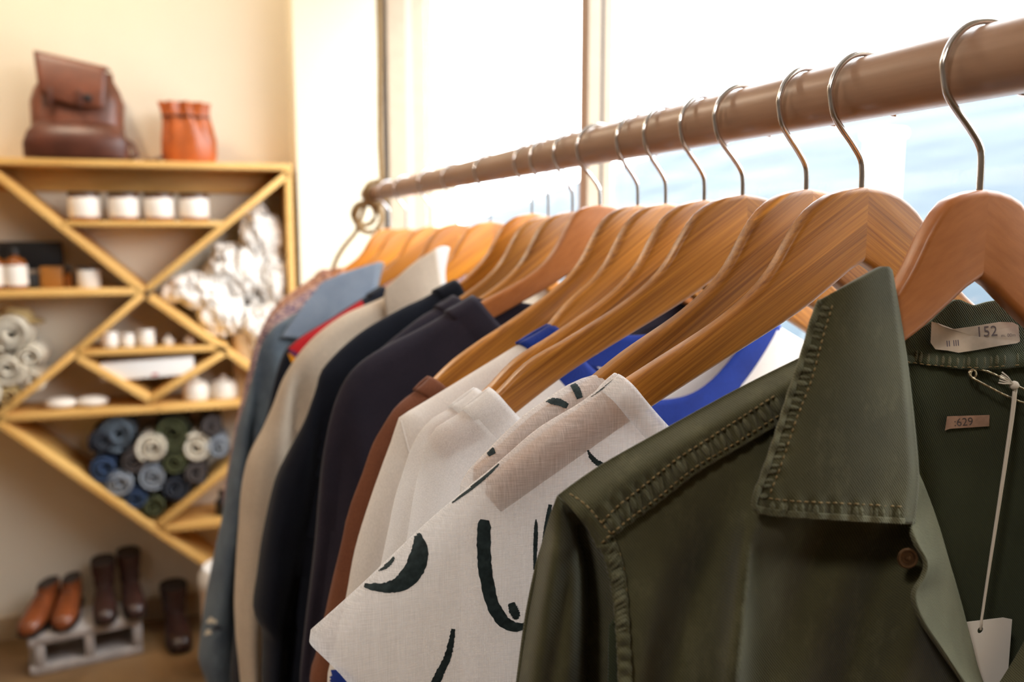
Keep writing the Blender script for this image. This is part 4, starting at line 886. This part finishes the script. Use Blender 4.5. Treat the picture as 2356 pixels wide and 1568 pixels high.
for sx in (-0.075, 0.012): box('buckle_strap', (sx, sx + 0.016, -0.098, -0.088, 0.17, 0.225), 'leather_dark', bp_, bev=0.002, world=False)
box('buckle', (0.034, 0.056, -0.097, -0.086, 0.19, 0.21), 'matte_black', bp_, bev=0.003, world=False)
tube('shoulder_strap', [(0.11, 0.03, 0.10), (0.165, 0.01, 0.06), (0.178, -0.01, 0.025), (0.15, -0.02, 0.008)], [.008, .009, .009, .008], 'leather_dark', bp_, 8, world=False)
# small drawstring bag
c = SP(436, 360, 3.3); sb = thing('drawstring_bag', 'small orange leather drawstring bag with gathered top on the shelf', 'bag', (c.x, 3.3, zt_top))
loft('body', [((0, 0, 0.003), .085, .055, .75, 0), ((0, 0, 0.03), .092, .06, .8, .01), ((0, 0, 0.08), .090, .060, .9, .03), ((-.003, 0, 0.13), .080, .052, 1, .06), ((-.006, 0, 0.16), .070, .045, 1, .15), ((-.009, 0, 0.185), .069, .044, 1, .20), ((-.010, 0, 0.207), .072, .046, 1, .24)], 'leather_orange', sb, seg=72)
tube('drawstring', [(-.006 + .078 * math.cos(a), .05 * math.sin(a), 0.158) for a in [k * 0.3 for k in range(22)]], 0.004, 'leather_dark', sb, 6, world=False)
tube('strap', [(-.08, -.03, 0.02), (-.11, -.03, .008), (-.13, -.02, .006), (-.145, -.01, .006)], [.006, .007, .007, .006], 'leather_dark', sb, 8, world=False)
# candle jars
JARL = ['leftmost of four', 'second from the left of four', 'third from the left of four', 'rightmost of four']
def jar(name, label, px, py, Y, z, r, h, lid, parts, cat='jar', group=None):
    c = SP(px, py, Y); o = thing(name, label, cat, (c.x, Y, z), 0, group)
    gm_, lm, lidm = parts
    ves = lathe('vessel', [(r * .93, 0), (r, .004), (r, h * .86), (r * .96, h * .9), (r * .96, h * .94)], gm_, o)
    if lm: lathe('label', [(r * 1.004, h * .14), (r * 1.012, h * .15), (r * 1.012, h * .80), (r * 1.004, h * .81)], lm, ves)
    if lidm: lathe('lid', [(r * .98, h * .88), (r * 1.03, h * .885), (r * 1.03, h * .99), (r * .98, h)], lidm, o)
    return o
for k, px in enumerate((196, 287, 368, 448)):
    jar('candle_jar', 'white-labelled candle jar, ' + JARL[k] + ' on the upper little shelf', px, 505, 3.27, zt_jar, .048, .096, True, ('amber_glass', 'label_white', 'matte_black'), group='candle jars on the upper shelf')
# left compartment
c = SP(75, 660, 3.37); o = thing('display_box', 'black flat box with a pale lower edge standing at the back of the left shelf', 'box', (c.x, 3.385, zt_left))
box('carton', (-.098, .098, -.02, .02, .06, .155), 'matte_black', o, bev=.003, world=False); box('base', (-.098, .098, -.02, .02, 0, .06), 'paper_label', o, bev=.003, world=False)
def bottle(label, px, Y, r, h):
    c = SP(px, 660, Y); o = thing('amber_bottle', label, 'bottle', (c.x, Y, zt_left), 0, 'amber bottles on the left shelf')
    gl_ = lathe('glass', [(r * .9, 0), (r, .004), (r, h * .62), (r * .8, h * .72), (r * .36, h * .78), (r * .34, h * .86)], 'amber_glass', o)
    lathe('label', [(r * 1.005, h * .10), (r * 1.012, h * .11), (r * 1.012, h * .58), (r * 1.005, h * .59)], 'label_white', gl_)
    lathe('cap', [(r * .42, h * .84), (r * .44, h * .86), (r * .44, h * .97), (r * .36, h)], 'matte_black', o)
bottle('amber bottle with white label in front of the black box', 38, 3.26, .036, .135); bottle('amber bottle with white label cut off by the left picture edge', -12, 3.26, .036, .135)
c = SP(122, 660, 3.30); o = box('amber_carton', (c.x - .034, c.x + .034, 3.28, 3.34, zt_left, zt_left + .072), 'card_amber', None, bev=.004); tag(o, 'small amber coloured carton between a bottle and a white jar', 'box')
c = SP(76, 660, 3.29); o = box('small_carton', (c.x - .018, c.x + .018, 3.27, 3.31, zt_left, zt_left + .048), 'matte_black', None, bev=.003); tag(o, 'little black carton between the amber bottle and the amber carton', 'box')
c = SP(158, 660, 3.30); o = thing('dropper_bottle', 'tiny dark amber bottle beside the amber carton', 'bottle', (c.x, 3.30, zt_left)); lathe('glass', [(.014, 0), (.016, .003), (.016, .04), (.007, .05), (.007, .056)], 'amber_glass', o); lathe('cap', [(.009, .054), (.009, .07), (.007, .072)], 'matte_black', o)
jar('cream_jar', 'small white jar with a black lid near the board crossing', 206, 660, 3.27, zt_left, .036, .070, True, ('label_white', None, 'matte_black'))
# little shelf: tins and pots, a long box
for k, (px, r, h) in enumerate(((254, .027, .054), (294, .024, .048), (337, .029, .060))):
    jar('round_tin', ('left', 'middle, smallest', 'right, tallest')[k] + ' of three silver tins with white lids on the small shelf', px, 795, 3.26, zt_small, r, h, True, ('tin', 'label_white', 'label_white'), 'tin', 'tins on the small shelf')
for k, (px, r) in enumerate(((388, .019), (437, .019))):
    c = SP(px, 795, 3.26); o = thing('tiny_pot', ('tiny white pot next to the tallest tin', 'tiny white pot at the right end of the small shelf')[k], 'pot', (c.x, 3.26, zt_small), 0, 'tiny white pots'); lathe('body', [(r * .7, 0), (r, .006), (r, .018), (r * .8, .022)], 'ceramic', o); lathe('knob_lid', [(r * .75, .021), (r * .7, .026), (r * .3, .030), (r * .28, .036), (r * .1, .038)], 'ceramic', o)
c = SP(342, 842, 3.25); zb = SP(342, 866, 3.25).z; o = thing('long_box', 'long white paper box tucked into the small triangular gap', 'box', (c.x, 3.27, zb)); o.rotation_euler = (0, -0.035, 0)
box('carton', (-.150, .150, -.05, .05, 0, .062), 'paper_white', o, bev=.004, world=False); box('seal', (.012, .030, -.0508, -.05, .006, .014), 'stripe_red', o, world=False)
# mid shelf: two soap dishes, two white mugs
for k, px in enumerate((141, 213)):
    c = SP(px, 938, 3.26); o = thing('soap_bar', ('white oval soap bar nearer the left end of the middle shelf', 'white oval soap bar beside the little V of boards')[k], 'soap', (c.x, 3.26, zt_mid + .004), 0, 'soap bars on the middle shelf')
    lathe('bar', [(.020, 0), (.042, .004), (.050, .014), (.046, .026), (.030, .034), (.008, .036)], 'ceramic', o, ax=1, ay=.7); lathe('wrapper', [(.0455, .006), (.0512, .012), (.0512, .018), (.047, .024)], 'label_white', o, ax=1.0, ay=.7)
for k, px in enumerate((452, 516)):
    c = SP(px, 918, 3.28); o = thing('lidded_jar', ('round white lidded jar, left of the pair on the middle shelf', 'round white lidded jar, right of the pair next to the denim sleeve')[k], 'jar', (c.x, 3.28, zt_mid), 0, 'white lidded jars')
    lathe('body', [(.038, 0), (.046, .006), (.047, .045), (.040, .056)], 'ceramic', o); lathe('lid', [(.041, .055), (.040, .062), (.020, .070), (.010, .073), (.011, .081), (.004, .084)], 'ceramic', o)
# rolled jeans
def roll(name, label, cat, px, py, rpx, mat, group, Y0=3.225, L=0.195, sq=1.0, turns=2.6, rot=0.0, tilt=0.0):
    c = SP(px, py, Y0); R = rpx / PXM; o = thing(name, label, cat, (c.x, Y0, c.z - R)); n = 64; V = []
    for k in range(n):
        a = 2 * math.pi * turns * k / (n - 1) + rot; r = R * (0.16 + 0.80 * k / (n - 1)); x, z = r * math.cos(a), r * math.sin(a) * sq
        for t in (0, 0.05, 0.5, 1): V.append((x * (1 - .04 * (t == 0)), L * t + 0.006 * math.sin(a * 1.3) * (t < .1), R + z * (1 - .04 * (t == 0)) + tilt * L * t))
    r_ = mobj('rolled_cloth', V, grid_f(n, 4), mat, o, world=False); solid(r_, R * 0.19, 0)
    V = []; n = 40
    for k in range(n):
        a = 2 * math.pi * k / n
        for t in (0.02, 0.98): V.append((R * .93 * math.cos(a), L * t, R + R * .93 * sq * math.sin(a) + tilt * L * t))
    mobj('outer_fold', V, [(2 * k, 2 * k + 1, 2 * ((k + 1) % n) + 1, 2 * ((k + 1) % n)) for k in range(n)], mat, o, world=False)
    return o
JN = [(232, 1018, 25, 'denim_dark', 'dark navy roll at the upper left edge of the pile'), (268, 1000, 36, 'denim_blue', 'faded blue roll standing highest on the left of the pile'), (238, 1078, 28, 'denim_mid', 'strong blue roll resting on the long lower board, upper one'),
      (272, 1112, 27, 'denim_pale', 'pale blue roll resting on the lower board, middle one'), (306, 1060, 27, 'grey_cloth', 'charcoal roll between the faded blue and the white rolls'), (310, 1146, 25, 'denim_mid', 'strong blue roll just above the bottom corner'),
      (350, 1030, 32, 'ivory_cloth', 'ivory roll in the centre of the pile, upper one'), (352, 1096, 28, 'denim_pale', 'greyish white roll in the centre of the pile, lower one'), (396, 998, 37, 'olive_cloth', 'dark olive roll at the top of the pile'),
      (402, 1064, 25, 'olive_cloth', 'brownish olive roll under the top olive one'), (452, 1030, 31, 'ivory_cloth', 'bright white roll at the right of the pile'), (503, 1030, 24, 'denim_pale', 'pale grey-blue roll at the far right beside the denim sleeve'),
      (488, 982, 22, 'grey_cloth', 'grey roll on top at the right end'), (452, 1090, 25, 'grey_cloth', 'charcoal roll resting on the right slanting board'), (404, 1124, 28, 'denim_dark', 'blackish roll low on the right slanting board'), (352, 1168, 23, 'olive_cloth', 'olive roll wedged in the bottom corner')]
for k, (px, py, r, mt, lb) in enumerate(JN): roll('rolled_jeans', lb + ' of rolled jeans', 'jeans', px, py, r * 1.08, mt, 'rolled jeans in the lower triangle', Y0=3.222 + 0.004 * (k % 3), rot=k * 1.1, sq=1.0)
for k, (px, py, r, mt, lb) in enumerate(((22, 768, 40, 'ivory_cloth', 'rolled ivory towel lying highest in the left compartment'), (66, 822, 28, 'ivory_cloth', 'rolled ivory towel in the middle of the left pile'), (72, 876, 25, 'ivory_cloth', 'rolled ivory towel with its spiral end facing the room, left pile'), (14, 850, 36, 'ivory_cloth', 'rolled ivory towel cut by the left picture edge'), (18, 912, 24, 'hat_straw', 'tan rolled cloth at the bottom of the left pile'), (-40, 905, 36, 'ivory_cloth', 'rolled ivory towel just past the left picture edge'))):
    roll('rolled_towel', lb, 'towel', px, py, r, mt, 'rolled towels', rot=k * 0.8 + 0.5)
c = SP(38, 735, 3.30); o = thing('straw_hat', 'tan straw hat lying on the ivory towels in the left compartment', 'hat', (c.x, 3.31, SP(38, 728, 3.25).z - .012)); o.rotation_euler = (0.1, 0.22, 0)
lathe('brim', [(.02, .0), (.085, .003), (.088, .006), (.05, .010)], 'hat_straw', o, ay=.8); lathe('crown', [(.05, .008), (.048, .03), (.034, .042), (.005, .045)], 'hat_straw', o, ay=.8)
# crumpled printed towels in the right-hand compartment
def crumple(label, px, py, rx, rz, seed, mat='printed_towel', ry=.09, Y=3.31, name='printed_towel', cat='towel', group='printed towels heaped in the right compartment'):
    c = SP(px, py, Y); o = thing(name, label, cat, (c.x, Y, c.z - rz / PXM), 0, group)
    bm = bmesh.new(); bmesh.ops.create_icosphere(bm, subdivisions=5, radius=1.0)
    for q_ in bm.verts:
        p = q_.co.copy(); n_ = noise.fractal(p * 1.6 + Vector((seed, 0, 0)), 1.0, 2.0, 4); rdg = abs(noise.noise(Vector((p.x * 2.6, p.y * 2.6, p.z * 1.3 + p.x)) + Vector((0, seed * 3, 0)))) ; m_ = 1 + .16 * n_ - .75 * max(0.0, 0.30 - rdg)
        q_.co = Vector((p.x * rx / PXM * m_, p.y * ry * m_, p.z * rz / PXM * m_ + rz / PXM))
    V = [q_.co.copy() for q_ in bm.verts]; bm.verts.index_update(); Fc = [[t.index for t in f.verts] for f in bm.faces]; bm.free()
    mobj('folded_cloth', V, Fc, mat, o, world=False); return o
crumple('black-and-white printed towel at the peak of the bright heap', 600, 545, 50, 72, 1); crumple('printed towel bulging in the middle of the bright heap', 548, 622, 72, 66, 2); crumple('printed towel leaning on the right post of the shelf', 628, 640, 38, 80, 3)
crumple('printed towel spilling down the left slope of the bright heap', 452, 668, 74, 40, 4); crumple('printed towel at the bottom corner above the lower board', 512, 715, 52, 58, 5); crumple('printed towel low against the right post', 606, 742, 60, 66, 6)
o = thing('kraft_roll', 'tan rolled kraft paper bag standing below the printed towels', 'bag', (SP(558, 840, 3.28).x, 3.30, zt_mid)); loft('sheet', [((0, 0, 0), .030, .03, 1, 0), ((0, 0, .10), .032, .03, 1, .02), ((.004, 0, .21), .034, .03, 1, .03)], 'kraft', o); loft('fold', [((.004, 0, .208), .035, .031, 1, .03), ((.006, 0, .235), .030, .026, 1, .05)], 'kraft', o)
o = thing('dark_bottle', 'dark little bottle half hidden by the denim sleeve on the lowest shelf', 'bottle', (SP(512, 1180, 3.28).x, 3.28, zt_low)); lathe('glass', [(.022, 0), (.024, .004), (.024, .05), (.010, .066), (.010, .075)], 'matte_black', o); lathe('cap', [(.012, .073), (.012, .09), (.009, .092)], 'matte_black', o)

# ================================================================== ON THE FLOOR: BLOCK, SHOES, CANISTER
pA, pB = onZ(84, 1556, 0), onZ(330, 1502, 0); ang = math.atan2(pB.y - pA.y, pB.x - pA.x); LB_ = (pB - pA).length
blk = thing('cinder_block', 'pale grey concrete block with two openings carrying the shoes', 'block', pA, ang)
BH, BD, WL = 0.135, 0.19, 0.030
def bar(b, nm='wall'): box(nm, b, 'concrete', blk, bev=.004, world=False)
bar((0, LB_, 0, BD, 0, WL), 'bottom_wall'); bar((0, LB_, 0, BD, BH - WL, BH), 'top_wall')
for x in (0, LB_ / 2 - WL / 2, LB_ - WL): bar((x, x + WL, 0, BD, WL, BH - WL), 'web')
for z in (0.004, BH - WL - .002): bar((-.018, 0.002, 0, BD, z, z + WL), 'flange')
def foot_loft(name, secs, mat, parent, seg=20, flat=0.0):
    """cross-sections along the foot: (y, half width, base z, top z, x shift)"""
    V, Fc = [], []
    for y, wd, z0, z1, xs in secs:
        for k in range(seg):
            a = 2 * math.pi * k / seg; ca, sa = math.cos(a), math.sin(a); x = math.copysign(abs(ca) ** .8, ca) * wd; zz = (z0 + z1) / 2 + math.copysign(abs(sa) ** .75, sa) * (z1 - z0) / 2
            V.append((xs + x * (1.0 if sa < .2 else 1 - .25 * sa), y, zz))
    n = len(secs)
    for i in range(n - 1):
        for k in range(seg): a, b_ = i * seg + k, i * seg + (k + 1) % seg; Fc.append((a, a + seg, b_ + seg, b_))
    Fc += [tuple(range(seg)), tuple((n - 1) * seg + k for k in range(seg))[::-1]]; return mobj(name, V, Fc, mat, parent, world=False, sharp=60)
def sole(parent, z, L, wd, toe):
    pts = [(-.5, .10), (-.47, .62), (-.38, .85), (-.15, .98), (.05, .80), (.22, .66), (.38, .72), (.47, .6), (.5, .15)]; V = []
    prof = catmull([(a, b_, 0) for a, b_ in pts], 24); n = 24
    for zz in (0, .010):
        V += [(p.y * wd, p.x * L, z + zz) for p in prof] + [(-p.y * wd, p.x * L, z + zz) for p in prof[::-1]]
    m_ = 2 * n; Fc = [(k, (k + 1) % m_, (k + 1) % m_ + m_, k + m_) for k in range(m_)] + [tuple(range(m_))[::-1], tuple(range(m_, 2 * m_))]; mobj('sole', V, Fc, 'sole_dark', parent, world=False, sharp=40)
def shoe(label, loc, rz, mat, L=.27, wd=.044, high=None, name='leather_shoe', cat='shoe', group=None, caps=False, heel=.022):
    o = thing(name, label, cat, loc, rz, group)
    sole(o, heel * .3, L, wd, 0); box('heel', (-wd * .68, wd * .68, L * .5 - .07, L * .5 - .004, 0, heel + .004), 'sole_dark', o, bev=.004, world=False); z = heel * .3 + .008
    upr = foot_loft('upper', [(-L * .5, wd * .35, z, z + .016, 0), (-L * .47, wd * .62, z, z + .030, 0), (-L * .38, wd * .86, z, z + .042, 0), (-L * .22, wd * .96, z, z + .054, 0), (-L * .05, wd * .88, z, z + .074, 0), (L * .10, wd * .78, z, z + .092, 0), (L * .28, wd * .74, z + .004, z + .098, 0), (L * .42, wd * .70, z + .008, z + .094, 0), (L * .485, wd * .5, z + .012, z + .08, 0)], mat, o)
    y0 = L * .25
    if high:
        loft('shaft', [((0, y0, z + .07), wd * .86, .060, .9, 0), ((0, y0 + .004, z + .12), wd * .88, .055, .9, .01), ((0, y0 + .008, z + high * .7), wd * .98, .060, .9, .015), ((0, y0 + .010, z + high), wd * 1.05, .064, .9, .01)], mat, o, cap=False)
        loft('shaft_lining', [((0, y0 + .008, z + high * .7), wd * .86, .052, .9, 0), ((0, y0 + .010, z + high - .002), wd * .98, .058, .9, 0)], 'sole_dark', o)
    else:
        loft('opening', [((0, y0 + .01, z + .088), wd * .60, .050, .9, 0), ((0, y0 + .012, z + .104), wd * .58, .052, .9, 0)], 'sole_dark', o); loft('collar_rim', [((0, y0 + .01, z + .082), wd * .72, .060, .9, 0), ((0, y0 + .012, z + .102), wd * .66, .058, .9, 0)], mat, o, cap=False)
    for k in range(4): tube('lace', [(-.016, -L * .02 + k * .018, z + .074 + k * .005), (0, -L * .02 + k * .018, z + .082 + k * .005), (.016, -L * .02 + k * .018, z + .074 + k * .005)], .002, 'sole_dark', upr, 5, world=False)
    return o
def on_block(fx, fy): c_, s_ = math.cos(ang), math.sin(ang); return (pA.x + c_ * fx - s_ * fy, pA.y + s_ * fx + c_ * fy, BH)
shoe('tan leather shoe, left one of the pair on the concrete block', on_block(.025, .115), -.22, 'shoe_leather', L=.25, group='tan shoes on the block'); shoe('tan leather shoe, right one of the pair on the concrete block', on_block(.110, .115), -.05, 'shoe_leather', L=.25, group='tan shoes on the block')
shoe('dark brown boot, left one of the pair on the concrete block', on_block(.225, .105), .10, 'boot_leather', high=.150, wd=.040, name='ankle_boot', cat='boot', group='dark boots on the block'); shoe('dark brown boot, right one of the pair on the concrete block', on_block(.315, .105), .16, 'boot_leather', high=.165, wd=.040, name='ankle_boot', cat='boot', group='dark boots on the block')
fl = onZ(420, 1500, 0.0); o = shoe('single dark brown boot with tan toe spots standing on the floor', (fl.x - .02, fl.y + .12, 0), .12, 'boot_leather', L=.28, wd=.047, high=.160, name='ankle_boot', cat='boot')
for sx in (-.022, .022): lathe('toe_patch', [(.012, 0), (.010, .004), (.003, .006)], 'brass', o, c=(sx, -.095, .052))
c = onY(532, 1316, 2.95); cn = thing('lidded_canister', 'tall pale canister with a domed white lid beside the shelf', 'canister', (c.x, 2.95, 0))
zc_ = c.z - .03; lathe('body', [(.095, 0), (.10, .01), (.10, zc_)], 'canister_cream', cn, seg=40); lathe('lid', [(.104, zc_), (.106, zc_ + .01), (.104, zc_ + .035), (.09, zc_ + .06), (.05, zc_ + .075), (.01, zc_ + .08)], 'canister_white', cn, seg=40)
